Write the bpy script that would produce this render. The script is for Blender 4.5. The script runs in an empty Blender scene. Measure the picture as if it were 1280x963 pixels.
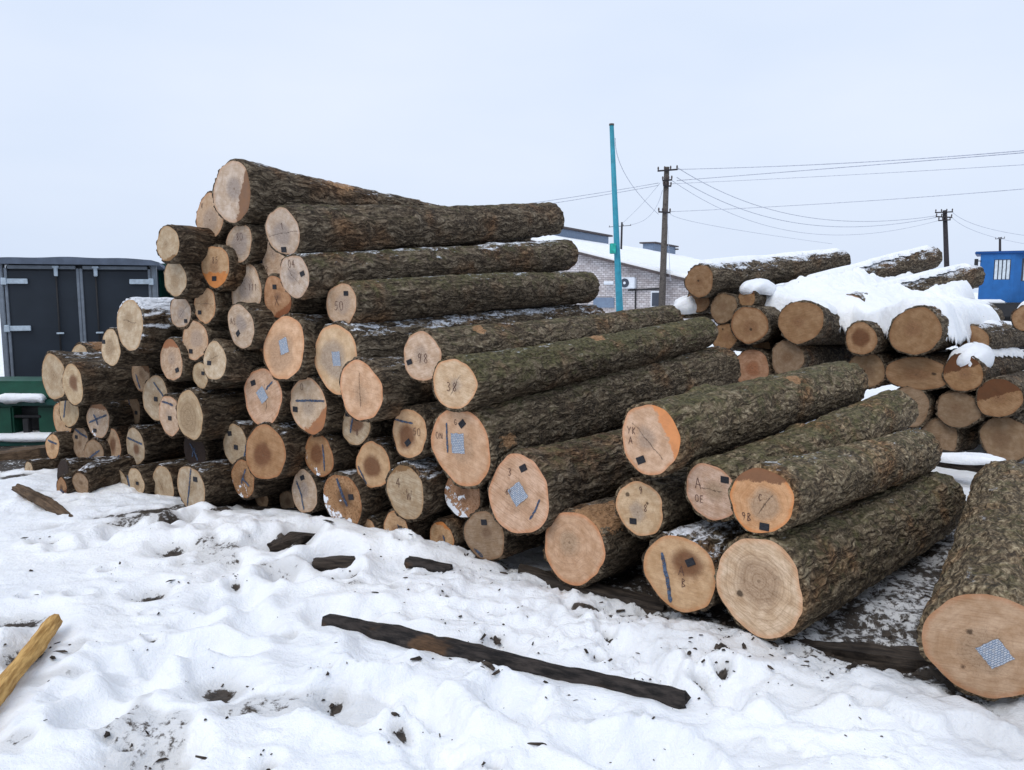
import bpy, math, random
import numpy as np
from mathutils import Vector, Matrix

# ---------------------------------------------------------------- camera, sky, sun, exposure
SC = bpy.context.scene
COL = SC.collection
F = 1000.0            # focal length in photo pixels (photo 1280 wide)
HOR = 365.0           # horizon row of the photo
CAMZ = 1.7
PITCH = math.atan((481.5 - HOR) / F)
cam_data = bpy.data.cameras.new('camera')
cam_data.sensor_width = 36.0
cam_data.lens = 36.0 * F / 1280.0
cam_data.clip_start = 0.05
cam_data.clip_end = 5000
cam = bpy.data.objects.new('camera', cam_data)
COL.objects.link(cam)
cam.location = (0, 0, CAMZ)
cam.rotation_euler = (math.radians(90) - PITCH, 0, 0)
SC.camera = cam

SUN_EL, SUN_ROT = math.radians(50), math.atan2(-.5, -.75)
w = bpy.data.worlds.new('World')
SC.world = w
w.use_nodes = True
wn, wl = w.node_tree.nodes, w.node_tree.links
wn.clear()
out = wn.new('ShaderNodeOutputWorld')
bg = wn.new('ShaderNodeBackground'); bg.inputs['Strength'].default_value = 0.1
sky = wn.new('ShaderNodeTexSky'); sky.sky_type = 'NISHITA'; sky.sun_disc = False
sky.sun_elevation = SUN_EL; sky.sun_rotation = SUN_ROT
sky.air_density = 1.0; sky.dust_density = 6.0
tc = wn.new('ShaderNodeTexCoord')
mp = wn.new('ShaderNodeMapping'); mp.inputs['Scale'].default_value = (1.1, 1.1, 3.0)
nz = wn.new('ShaderNodeTexNoise'); nz.inputs['Scale'].default_value = 1.6; nz.inputs['Detail'].default_value = 4
cr = wn.new('ShaderNodeValToRGB')          # the overcast layer: thicker and thinner cloud
cr.color_ramp.elements[0].position = 0.3; cr.color_ramp.elements[0].color = (7.2, 8.35, 10.3, 1)
cr.color_ramp.elements[1].position = 0.75; cr.color_ramp.elements[1].color = (8.5, 9.3, 10.8, 1)
mx = wn.new('ShaderNodeMix'); mx.data_type = 'RGBA'; mx.inputs['Factor'].default_value = 0.90
wl.new(tc.outputs['Generated'], mp.inputs['Vector']); wl.new(mp.outputs[0], nz.inputs['Vector'])
wl.new(nz.outputs['Fac'], cr.inputs['Fac'])
wl.new(sky.outputs[0], mx.inputs['A']); wl.new(cr.outputs[0], mx.inputs['B'])
wl.new(mx.outputs['Result'], bg.inputs['Color']); wl.new(bg.outputs[0], out.inputs['Surface'])

sd = bpy.data.lights.new('sun', 'SUN'); sd.energy = 1.2; sd.angle = math.radians(35); sd.color = (1.0, 0.97, 0.93)
sun = bpy.data.objects.new('sun', sd); COL.objects.link(sun)
# comes from behind and left of the camera, high
sdir = Vector((math.sin(SUN_ROT) * math.cos(SUN_EL), math.cos(SUN_ROT) * math.cos(SUN_EL), math.sin(SUN_EL)))
sun.rotation_euler = sdir.to_track_quat('Z', 'Y').to_euler()

SC.view_settings.view_transform = 'Standard'
SC.view_settings.look = 'None'
SC.view_settings.exposure = 0.03
SC.view_settings.gamma = 1.0
SC.view_settings.use_curve_mapping = False
SC.render.engine = 'CYCLES'
SC.cycles.max_bounces = 6
SC.cycles.diffuse_bounces = 4
SC.cycles.use_denoising = True
# ---------------------------------------------------------------- layout of the two log piles
CP, SP = math.cos(PITCH), math.sin(PITCH)
def ray(px, py):
    cx, cy = (px - 640.0) / F, (481.5 - py) / F
    return np.array([cx, CP + cy * SP, -SP + cy * CP])
CAM = np.array([0, 0, CAMZ])
def ground_pt(px, py, z=0.0):
    d = ray(px, py)
    return CAM + d * ((z - CAMZ) / d[2])
def at_depth(px, py, y):
    d = ray(px, py)
    return CAM + d * (y / d[1])
# ground line of the big pile's sawn ends
_g = [ground_pt(x, y) for x, y in ((60, 600), (150, 615), (245, 640), (430, 667), (500, 682), (605, 703), (720, 730), (850, 766), (950, 797), (1225, 876))]
GX = np.array([p[0] for p in _g]); GY = np.array([p[1] for p in _g])
GX2 = np.array([1.7, 2.35, 3.3, 4.5, 5.6]); GY2 = np.array([9.35, 8.95, 8.3, 7.55, 7.0])
def near_pt(px, py, off, gx, gy):
    d = ray(px, py)
    lo, hi = 1.0, 20.0
    for _ in range(50):
        m = 0.5 * (lo + hi)
        P = CAM + d * m
        g = np.interp(P[0], gx, gy, left=gy[0] + (gx[0] - P[0]) * 0.5, right=gy[-1] + (gx[-1] - P[0]) * 0.65) - off * 1.1
        if P[1] < g: lo = m
        else: hi = m
    return CAM + d * m, m

# (cx, cy, half width, half height in the photo, metres forward of the face, wood tone, label, options)
A = [
(290,243,25,38,0.05,'grey','thick log lying highest on the big pile, dark wet stain down its sawn end',dict(L=3.6,rf=.66,th=36,stain=(-20,.42),wound=(.95,1.25,.10),snow=.25,dz=.0)),
(262,277,18,28,-0.08,'pink','pinkish log tucked just under the left side of the topmost log',dict(txt=[('V',252,262,7)],heart=.62)),
(211,304,12,22,0.25,'cream','cream log with a crumbling lower edge at the upper left corner of the big pile',dict(L=3.4,dark=.6,stain=(-80,.75))),
(298,308,14,25,0.00,'grey','greyish log with a tag low on its end, directly under the topmost log',dict(tag=[(291,322,20)],txt=[('80',299,300,9)],heart=.75)),
(334,320,18,31,-0.10,'pink','pinkish log half hidden behind the cracked pale log near the pile top',dict(tag=[(319,326,0)],txt=[('03',326,337,9)])),
(354,289,20,30,0.20,'grey','upper long log with a horizontal crack and a tag at its bottom',dict(far=(688,272,3.55),rf=1.00,tag=[(351.6,315.6,0)],crack=(5,.9),heart=.6,moss=0.30,txt=[('1',354,283,8)])),
(270,333,15.5,26.5,0.05,'amberpale','two-tone log, orange below and pale above, in the third row from the top',dict(tag=[(269,348,0)],txt=[('85',270,325,8)],stain=(-90,.25))),
(220,349,14,23.5,0.15,'cream','cream log with a grey heart just under the crumbling corner log',dict(heart=.5,dark=.6)),
(368,345.5,20,27,0.25,'grey','second long log down, diagonal crack and a black tag at its right',dict(far=(706,316,3.5),rf=1.03,tag=[(380,342.5,20)],crack=(-45,.6),txt=[('04',366,330,9)],moss=0.45,snow=.35)),
(307,363,18,31,-0.05,'grey','tall pale oval log end with a grey heart and a tag at its bottom left',dict(tag=[(300,383,10)],heart=.55,txt=[('111',315,358,8)])),
(345,374,18,26,0.05,'pinkdark','pink log with a black tag near its top, tucked under the second long log',dict(tag=[(343,361,0)],stain=(-60,.55),txt=[('X',345,378,12)])),
(254,378,16,22.5,-0.00,'amberpale','peach log with a horizontal crack and a tag at its lower left',dict(tag=[(247,387,0)],crack=(0,.8))),
(226.5,392,13.5,21,0.00,'grey','grey log with a long diagonal crack right beside the snowy thick log',dict(tag=[(233,403,0)],crack=(40,.85))),
(162,406.5,15.6,32,0.20,'cream','thick cream log whose bark is crusted with snow on the left shoulder of the pile',dict(L=3.2,snow=.85,dark=.6,crack=(0,.5),rf=.9)),
(298,410,19.5,28,0.15,'grey','pale log with a dark grey heart, left of the brown half-hidden log',dict(tag=[(293,419,35)],heart=.5,txt=[('AS',287,404,8)])),
(241.5,425,14.5,25,0.00,'pink','oval peach log with a tag at bottom left, beside the snow-crusted log',dict(tag=[(237,439,0)],heart=.6)),
(331,423,15,26,-0.10,'pinkdark','brown-hearted log half hidden behind the log with a blue centre stamp',dict(tag=[(333,439,0)],heart=.7,hc='brown')),
(355,435,20,40,0.15,'fresh','tall fresh orange-rimmed oval log with a small blue stamp at its centre',dict(stamp=(355,432.5,15,20),heart=.75,rf=.9)),
(270,448,12,25,0.20,'cream','narrow cream log with a black tag left of centre, just above the smallest pale log',dict(tag=[(265,451,0)],crack=(25,.5))),
(216,449,14.5,25,0.05,'pink','log with a brown upper rim and a tag at its lower right',dict(tag=[(223.4,460.6,20)],stain=(95,.6))),
(138.5,435,11.5,23,0.20,'cream','small speckled cream log pressed against the lower left of the snowy thick log',dict(tag=[(130,428,0)],heart=.6,dark=.6)),
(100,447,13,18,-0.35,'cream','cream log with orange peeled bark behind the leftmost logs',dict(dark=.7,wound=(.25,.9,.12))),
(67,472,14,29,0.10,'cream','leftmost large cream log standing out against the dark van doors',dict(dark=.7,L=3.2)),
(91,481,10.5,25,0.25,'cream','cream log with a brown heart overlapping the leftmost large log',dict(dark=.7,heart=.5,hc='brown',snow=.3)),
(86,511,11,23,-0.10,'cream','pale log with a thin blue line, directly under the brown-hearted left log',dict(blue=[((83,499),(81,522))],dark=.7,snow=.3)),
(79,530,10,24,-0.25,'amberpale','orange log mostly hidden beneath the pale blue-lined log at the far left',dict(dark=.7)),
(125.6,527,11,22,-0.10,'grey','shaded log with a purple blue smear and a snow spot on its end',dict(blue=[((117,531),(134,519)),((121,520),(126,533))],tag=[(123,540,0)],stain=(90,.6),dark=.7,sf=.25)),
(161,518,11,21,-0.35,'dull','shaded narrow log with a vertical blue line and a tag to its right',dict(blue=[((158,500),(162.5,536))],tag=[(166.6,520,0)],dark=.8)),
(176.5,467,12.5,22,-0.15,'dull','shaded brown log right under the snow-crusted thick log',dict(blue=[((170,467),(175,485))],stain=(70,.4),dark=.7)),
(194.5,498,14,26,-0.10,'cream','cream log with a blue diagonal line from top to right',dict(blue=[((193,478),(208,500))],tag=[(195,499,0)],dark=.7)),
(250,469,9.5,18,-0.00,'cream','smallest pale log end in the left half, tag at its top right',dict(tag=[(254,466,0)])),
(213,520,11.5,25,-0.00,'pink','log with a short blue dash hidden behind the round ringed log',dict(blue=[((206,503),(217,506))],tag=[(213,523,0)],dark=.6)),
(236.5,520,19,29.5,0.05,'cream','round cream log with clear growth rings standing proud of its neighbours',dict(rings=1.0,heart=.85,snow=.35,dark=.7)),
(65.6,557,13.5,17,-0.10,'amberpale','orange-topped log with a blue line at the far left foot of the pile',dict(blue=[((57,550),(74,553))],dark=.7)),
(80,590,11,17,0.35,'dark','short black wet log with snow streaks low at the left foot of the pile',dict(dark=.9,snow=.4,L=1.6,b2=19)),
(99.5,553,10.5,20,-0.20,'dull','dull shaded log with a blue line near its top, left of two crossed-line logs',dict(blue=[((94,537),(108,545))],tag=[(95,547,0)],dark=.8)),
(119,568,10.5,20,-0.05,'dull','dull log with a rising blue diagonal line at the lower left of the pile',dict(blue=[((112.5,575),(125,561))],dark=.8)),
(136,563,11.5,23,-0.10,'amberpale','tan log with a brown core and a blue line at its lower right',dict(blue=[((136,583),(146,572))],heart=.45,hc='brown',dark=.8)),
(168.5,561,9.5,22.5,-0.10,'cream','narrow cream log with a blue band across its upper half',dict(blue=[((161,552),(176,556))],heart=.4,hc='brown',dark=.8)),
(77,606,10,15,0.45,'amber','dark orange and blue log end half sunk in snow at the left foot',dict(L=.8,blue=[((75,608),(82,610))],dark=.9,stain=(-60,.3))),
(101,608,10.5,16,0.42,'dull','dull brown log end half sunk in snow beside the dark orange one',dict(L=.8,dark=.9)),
(148,603,12,18,0.10,'cream','left one of two touching pale log ends at the snow edge',dict(dark=.8)),
(170,603,11.5,19,0.10,'cream','right one of two touching pale log ends, with a blue line',dict(blue=[((160,596),(163,618))],tag=[(172,604,0)],dark=.8)),
(202,606,12.5,24,-0.00,'cream','olive cream bottom log left of the log with a vertical blue line',dict(dark=.8,crack=(-60,.4))),
(239,611,15,28,0.15,'cream','bottom log with one long blue line from top to bottom of its cream end',dict(blue=[((240.5,584),(234,635))],tag=[(244.7,598,0)],dark=.7,L=3.4)),
(243,564,14,22,-0.20,'dark','dark end with a blue smear in the gap above the bottom blue-line log',dict(blue=[((238,555),(247,575)),((244,560),(240,572))],dark=.8)),  # end set back in shade; that shade is put into its dark wood tone
(294,556,14,27,-0.10,'cream','olive cream log with two dark spots left of the brown-centred log',dict(tag=[(295,559,0),(288,543,10)],blue=[((308,552),(305,574))],dark=.7)),
(331,567,18,33.5,0.10,'amber','tall orange log with a large brown rotten centre',dict(heart=.55,hc='brown',dark=.7,txt=[])),
(304,598,13,25,0.05,'amber','narrow orange log streaked with snow and blue paint, low between two tall logs',dict(blue=[((308,585),(302,605)),((304,598),(311,606))],sf=.35,dark=.8,rs=.8)),
(329,497,19.5,33,0.05,'fresh','fresh log with a blue stamp, short blue tick and vertical crack',dict(stamp=(328,494,14,40),blue=[((332,487),(339,476))],tag=[(318,480,20)],crack=(92,.5),dark=.5)),
(385,506,18,34,0.05,'freshpale','peach log with a blue grey bar across it and a dark hole below',dict(blue=[((373,501.5),(404,497))],tag=[(372.5,512.5,0)],stain=(-50,.55),txt=[('0',380,483,8)],dark=.5)),
(420,450,22,41,0.15,'freshpale','tall pale peach log with a slim blue stamp, overlapped by a fresh log',dict(stamp=(420,449,14,5),heart=.7,far=(735,405,3.5),rf=0.95,snow=.4)),
(451.5,489,23.5,37,0.30,'fresh','fresh peach log with a small round grey heart, overlapping the slim-stamp log',dict(heart=.38,crack=(92,.6),rf=.85)),
(398.5,570,16,28,-0.00,'amber','oval brown log with a dark blue stroke, right of the rotten-centred log',dict(blue=[((403,555),(405,588))],sf=.25,heart=.6,hc='brown',dark=.7)),
(444,531,20,25,-0.05,'cream','brown-centred log with a short blue stroke beneath the fresh overlapping log',dict(blue=[((440.6,523),(437,542))],tag=[(427,513,0)],heart=.6,hc='brown',txt=[('8',447,540,8)],dark=.6)),
(511,541,22.5,32,0.10,'amberpale','log with a blue bar near its top and a dark knot below the middle',dict(blue=[((492,525),(515.6,528))],heart=.62,hc='brown',tag=[(510,553,40)],txt=[('50',521,538,9)],dark=.5)),
(467,582,20,31,0.05,'amberpale','log with a brown eye-like heart and a blue line along its lower left rim',dict(blue=[((449,587),(459,609))],heart=.6,hc='brown',dark=.6)),
(380.6,615,18,26,-0.00,'grey','grey weathered bottom log with two blue strokes crossing its end',dict(blue=[((369,603),(377,620)),((377,618),(381,637))],tag=[(377.5,597.5,25)],dark=.6)),
(430,629,26.5,34,0.10,'amber','orange-brown bottom log with a wide blue stroke and clumps of snow on its end',dict(blue=[((423,601),(437,634),4.5)],tag=[(443,621,10)],sf=.45,rs=.9,dark=.6,snow=.3)),
(506,615.6,28,34,0.10,'cream','large pale log with a chipped brown top rim and dark scrawls at its centre',dict(stain=(100,.72),txt=[('4',497,605,12),('W',512,618,13)],snow=.45,dark=.4)),
(458,662,15,17,0.05,'amberpale','small half-buried bottom log with a short blue stroke, left of two more buried ends',dict(blue=[((450,659),(459,671))],dark=.7)),
(496,662,20,24,0.05,'amberpale','half-buried bottom log with a snow strip along its blue line',dict(blue=[((498,654),(509,681))],sf=.35,dark=.7)),
(552,673,22.5,22,-0.00,'amberpale','half-buried bottom log with an orange rim left of the round tagged log',dict(blue=[((555,668),(562,684))],stain=(80,.7),dark=.7)),
(578,616,27,30,-0.05,'pinkdark','brown log with snow on its end squeezed under the big blue-stamped log',dict(sf=.5,rs=.7,dark=.6)),
(606,670,27.5,32,0.10,'dull','round tan bottom log with a tag above and blue mark on its lower rim',dict(tag=[(605.6,652.5,10)],blue=[((591,690),(603,698),4)],dark=.6)),
(528,446,20,29,0.20,'pink','pinkish log with a tag at its lower left, just left of the mossy log',dict(light=0.35,tag=[(514,453.7,20)],txt=[('98',529,448,12)],far=(838,398,4.0),rf=1.00,moss=0.40,snow=.1,wound=(.55,1.3,.05))),
(568,481,29,33,0.25,'freshpale','fresh log with a flat lower right edge and mossy green bark',dict(light=0.40,far=(878,413,3.9),rf=0.96,moss=0.70,txt=[('38',565,484,11)],crack=(55,.5),wound=(1.7,1.35,.06),snow=.1)),
(576.5,559,37,47,0.15,'fresh','biggest mid-pile log with a blue stamp and vertical blue line',dict(light=0.35,far=(901,458,4.1),rf=0.92,stamp=(572.5,555,20,3),blue=[((559,530),(559,569))],tag=[(579,529,40)],txt=[('0N',549,548,8),('G',571,528,7)],heart=.5,wound=(.18,.1,.05),moss=0.35)),
(648,619,36.5,47,0.15,'fresh','fresh log with a blue diamond stamp and a slanted blue line at its lower right',dict(moss=0.35,stamp=(647.5,617.5,23,40),blue=[((674,619),(663,646.6))],tag=[(653,584,30)],txt=[('3',637,592,9),('6K',637,617,8)],heart=.45,rf=.85,L=3.6)),
(812.5,549,37,43,0.10,'pinkfresh','pink log with an orange crescent on its right and a long diagonal crack',dict(far=(1056,478,2.9),rf=.98,stain=(30,.5),tag=[(801.6,577.5,25)],crack=(-42,.75),txt=[('YK',790,541,9),('A',789,554,9)],heart=.4,moss=0.55,light=0.70,wound=(1.6,1.0,.06))),
(800,636,27.5,34,-0.05,'freshpale','log with several dark holes and a tag near the bottom of its end',dict(light=0.30,tag=[(793,653.4,5)],txt=[('9',800,613,9),('8',807,634,9)],holes=1,moss=0.20,L=3.0)),
(717,685,40,46,0.10,'fresh','fresh log with rough splintered bark torn above its ringed end',dict(rings=.5,heart=.42,hc='greyh',wound=(.12,1.1,.13),L=3.2,rf=.85,dark=.3)),
(850,717,47,47,0.10,'amberpale','log with a bold blue stroke and a brown blotch around a tag',dict(blue=[((824,695.6),(840,756.6),5)],tag=[(863.4,699.7,30)],txt=[('A',853,713,12),('B',857,728,11)],heart=.5,hc='brown',ho=(.2,.3),snow=.4,dark=.3,L=2.9)),
(889,616,34,37,-0.10,'pinkfresh','pale pinkish log with pencilled figures, partly behind the orange-rimmed log',dict(far=(1120,509,2.8),rf=1.00,tag=[(908,594.7,0)],txt=[('A',873,607,14),('0E',874,627,9)],crack=(0,.4),heart=.4,hc='greyh',moss=0.50,light=0.75,th=42)),
(951,626.5,44,42,0.15,'orange','orange-rimmed log with a grey ringed middle and a black tag at its bottom',dict(far=(1146,563,2.65),rf=1.00,tag=[(958.3,660,0)],txt=[('9B',933,650,10),('C',951,622,8)],heart=.6,hc='greyh',rings=.6,stain=(95,.55),crack=(60,.4),moss=0.38,light=0.90,snow=.12)),
(949.5,734,56,62,0.15,'freshpale','largest low log with grey growth rings and a small dark knot',dict(far=(1170,622,2.65),rf=0.84,rings=1.0,heart=.62,hc='greyh',knot=(925,750),moss=0.45,light=0.60)),
(1233,808,68,66,0.10,'fresh2','thick log at the right edge with a blue basket-weave diamond stamp',dict(far=(1258,606,2.7),rf=.90,stamp=(1243,815,29,40),moss=0.25,light=0.90,chips=1,heart=.5)),
(36,586,8,11,0.10,'cream','tiny pale log tip with a dark line poking from the snow at the far left',dict(L=1.2,dark=.8)),
(359,628,10,15,-0.25,'dull','dark brown log end hidden left of the grey two-stroke bottom log',dict(dark=.8)),
(327,627,15,12,-0.30,'dull','brown log sliver showing just above the snow under the rotten-centred log',dict(dark=.8)),
(426.6,381.5,21,26,.10,'pink','third long log down, pinkish end with a black tag at its upper right',dict(light=0.20,far=(733,357,3.35),rf=1.06,tag=[(434,367.5,0)],txt=[('50',424,383,11)],heart=.6,moss=0.55,snow=.2)),
]
B = [
(874,352,14,21,.1,'tan','tan log with a small dark pith highest at the left of the snowy pile',dict(far=(1050,326,3.5),rf=.8,snow=.6,knot=(873,351))),
(872,375,15,15,-.1,'tan','tan log directly under the highest left log of the snowy pile',dict()),
(904.6,386,17,18,.05,'greytan','grey-brown log beside the snow hump at the left of the snowy pile',dict()),
(933.5,373,13,12,.0,'tan','small tan log almost swallowed by snow in the upper left of the snowy pile',dict(stain=(90,.4))),
(907,421,14,17,.05,'tan','tan log with a knot hole peeking above the mid-pile log tips',dict(knot=(904,411))),
(936,408,19,23,.15,'tan','tan log with an orange rim and dark pith under the snow edge',dict(knot=(938,414),rimo=.8)),
(1002,401.5,22,26,.2,'tan','plain round tan log under the middle of the snow blanket',dict()),
(938,458,20,23,.05,'tanpink','pinkish tan log with reddish rings low at the left of the snowy pile',dict(rings=.6)),
(953,436,14,13,-.35,'tan','mostly hidden tan log between the pinkish ringed log and the snow-edge log',dict()),
(984,448,21,21,.1,'greytan','grey-tan log below the plain round log of the snowy pile',dict(rings=.3)),
(1076,424,21,20,.1,'tan','log with a star-shaped brown rot patch left of the thickest snowy-pile log',dict(heart=.7,hc='brown')),
(1144,416,29,30,.25,'tan','thickest tan log of the snowy pile under the heavy snow overhang',dict(rf=.9,L=3.2,snow=.3)),
(1082,462,24,22,-.05,'greytan','grey-tan log with a small knot below the star-rot log',dict(knot=(1080,463))),
(1146,468.6,36,20,.05,'tan','wide flattened oval log lying under the thickest snowy-pile log',dict(knot=(1163,468))),
(1203.7,467,24,22,.15,'tan','brown-and-cream log with its own little snow cap near the right edge',dict(stain=(110,.2))),
(1135.6,506,22,24,.05,'greytan','grey-tan log with a red paint spot on its end',dict(red=(1133,513))),
(1199,511.6,27,22,.1,'greytan','notched grey-tan log below the snow-capped brown-and-cream log',dict()),
(1247,498,26,25,.2,'tan','log with a jagged pale wedge on its dark brown end near the right edge',dict(stain=(110,.05))),
(1173.5,546,22,23,.0,'greytan','grey-tan log at the foot of the snowy pile left of a dark gap',dict()),
(1256,548,29,28,.1,'greytan','large dull log at the lower right foot of the snowy pile',dict()),
(1281,398,14,15,.0,'tan','brown log cut by the right edge of the picture beneath the blue cab',dict()),
(853,389,8,7,.0,'tan','tiny log tip under a snow hump just right of the brick building',dict()),
(1060,388,16,18,-.9,'tan','snow-buried log whose dark bark tip points at the blue cab',dict(far=(1215,344,3.0),rf=.95,snow=.5,hide=1)),
(990,374,16,17,-1.2,'tan','rearmost snow-buried log whose bark tip shows below the distant pole',dict(far=(1165,320,3.4),rf=.9,snow=.5,hide=1)),
(1215,425,16,18,-.6,'tan','log lying behind the thickest snowy-pile log with bark and snow on its far tip',dict(snow=.4,hide=1)),
]
def build_layout(T, gx, gy, thf, seed, Ldef):
    rs = np.random.RandomState(seed)
    n = len(T)
    N = np.zeros((n, 3)); Fa = np.zeros((n, 3)); rn = np.zeros(n); rf = np.zeros(n); kf = np.zeros(n)
    for i, (cx, cy, a, b, off, tone, lab, o) in enumerate(T):
        P, t = near_pt(cx, cy, off, gx, gy)
        N[i] = P
        rn[i] = (math.sqrt(a * b) if a > b * 1.2 else b) / F * t * 1.03
        rf[i] = rn[i] * o.get('rf', 0.76 + 0.1 * rs.rand())
        L = o.get('L', Ldef + 0.5 * (rs.rand() - .5))
        th = math.radians(o.get('th', thf(cx)) + 3 * (rs.rand() - .5))
        if 'far' in o:
            fx, fy, L = o['far']
            d = ray(fx, fy)
            # point on that ray at horizontal distance L from the near end
            m = (N[i] - CAM); a2 = d[0]**2 + d[1]**2; bb = d[0] * m[0] + d[1] * m[1]; cc = m[0]**2 + m[1]**2 - L * L
            disc = bb * bb - a2 * cc
            s = (bb + math.sqrt(max(disc, 0))) / a2
            Fa[i] = CAM + d * s; kf[i] = .12
        else:
            Fa[i] = N[i] + L * np.array([math.sin(th), math.cos(th), 0.0]); Fa[i, 2] -= (rn[i] - rf[i]) * .5 - o.get('dz', 0)
            kf[i] = .02
    N0, F0 = N.copy(), Fa.copy()
    S = np.linspace(0, 1, 7)
    for it in range(260):
        dN = np.zeros_like(N); dF = np.zeros_like(Fa)
        cnt = np.ones(n)
        A_ = N[:, None, None, :]; 
        pts = N[:, None, :] * (1 - S)[None, :, None] + Fa[:, None, :] * S[None, :, None]     # n,7,3
        AB = Fa - N; LL = (AB**2).sum(1)
        rel = pts[:, None, :, :] - N[None, :, None, :]                                        # i,j,7,3
        t = (rel * AB[None, :, None, :]).sum(-1) / LL[None, :, None]
        inside = (t > -0.02) & (t < 1.02)
        tcl = np.clip(t, 0, 1)
        q = N[None, :, None, :] + AB[None, :, None, :] * tcl[..., None]
        dv = pts[:, None, :, :] - q
        dist = np.sqrt((dv**2).sum(-1)) + 1e-6
        ri = (rn[:, None] * (1 - S) + rf[:, None] * S)[:, None, :]
        rj = rn[None, :, None] * (1 - tcl) + rf[None, :, None] * tcl
        pen = np.where(inside, ri + rj - dist, 0)
        pen = np.clip(pen, 0, .08)
        for i in range(n): pen[i, i] = 0
        push = dv / dist[..., None] * pen[..., None] * 0.22
        push[..., :] *= 1
        pN = (push * (1 - S)[None, None, :, None]).sum((1, 2)) ; pF = (push * S[None, None, :, None]).sum((1, 2))
        N += np.clip(pN * .2, -.02, .02); Fa += np.clip(pF, -.03, .03)
        N += (N0 - N) * (.20 if it < 200 else .10); Fa += (F0 - Fa) * (kf * (1 if it < 200 else .4))[:, None]
        N[:, 2] = np.maximum(N[:, 2], rn * .8); Fa[:, 2] = np.maximum(Fa[:, 2] - .001, rf * .95)
    return N, Fa, rn, rf, N0, F0, pen
thA = lambda x: float(np.interp(x, [60, 400, 700, 950], [34, 36, 40, 45]))
thB = lambda x: float(np.interp(x, [870, 1250], [40, 44]))
LA = build_layout(A, GX, GY, thA, 3, 3.5)
LB = build_layout(B, GX2, GY2, thB, 4, 3.1)
# ---------------------------------------------------------------- helpers
def lin(r, g, b):
    f = lambda c: (c / 255 / 12.92) if c / 255 <= .04045 else ((c / 255 + .055) / 1.055) ** 2.4
    return (f(r), f(g), f(b))
def _hash(ix, iy, seed):
    n = (ix.astype(np.int64) * 374761393 + iy.astype(np.int64) * 668265263 + seed * 974634777) & 0xffffffff
    n = ((n ^ (n >> 13)) * 1274126177) & 0xffffffff
    n = n ^ (n >> 16)
    return (n & 0xffff) / 65535.0 * 2 - 1
def vnoise(x, y, seed=0, perx=None):
    x = np.asarray(x, float); y = np.asarray(y, float)
    ix = np.floor(x); iy = np.floor(y); fx = x - ix; fy = y - iy
    ux = fx * fx * fx * (fx * (fx * 6 - 15) + 10); uy = fy * fy * fy * (fy * (fy * 6 - 15) + 10)
    w0, w1 = (ix, ix + 1) if perx is None else (ix % perx, (ix + 1) % perx)
    a = _hash(w0, iy, seed); b = _hash(w1, iy, seed); c = _hash(w0, iy + 1, seed); d = _hash(w1, iy + 1, seed)
    return (a * (1 - ux) + b * ux) * (1 - uy) + (c * (1 - ux) + d * ux) * uy
def fbm(x, y, seed=0, octv=4, gain=.5):
    s = 0; a = 1; t = 0
    for k in range(octv):
        s = s + a * vnoise(x * 2**k + 13.7 * k, y * 2**k - 7.1 * k, seed + k); t += a; a *= gain
    return s / t
def sstep(a, b, x):
    t = np.clip((x - a) / (b - a), 0, 1)
    return t * t * (3 - 2 * t)
def mesh_np(name, V, Q, mat=None, smooth=True, T=None):
    me = bpy.data.meshes.new(name)
    V = np.asarray(V, np.float32)
    Q = np.asarray(Q if Q is not None else np.zeros((0, 4)), np.int32).reshape(-1, 4)
    T = np.asarray(T if T is not None else np.zeros((0, 3)), np.int32).reshape(-1, 3)
    me.vertices.add(len(V)); me.vertices.foreach_set('co', V.ravel())
    me.loops.add(Q.size + T.size)
    me.loops.foreach_set('vertex_index', np.concatenate([Q.ravel(), T.ravel()]))
    me.polygons.add(len(Q) + len(T))
    me.polygons.foreach_set('loop_start', np.concatenate([np.arange(len(Q)) * 4, Q.size + np.arange(len(T)) * 3]).astype(np.int32))
    me.polygons.foreach_set('use_smooth', np.full(len(Q) + len(T), smooth))
    me.update(calc_edges=True); me.validate()
    if mat: me.materials.append(mat)
    return me
def link(name, me, parent=None, **props):
    o = bpy.data.objects.new(name, me)
    COL.objects.link(o)
    if parent is not None: o.parent = parent
    for k, v in props.items(): o[k] = v
    return o
def tag(o, label, cat, group=None):
    o['label'] = label; o['category'] = cat
    if group: o['group'] = group
    return o
def empty(name, loc, label, cat, group=None):
    o = link(name, None); o.location = loc; o.empty_display_size = .1
    return tag(o, label, cat, group)
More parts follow.
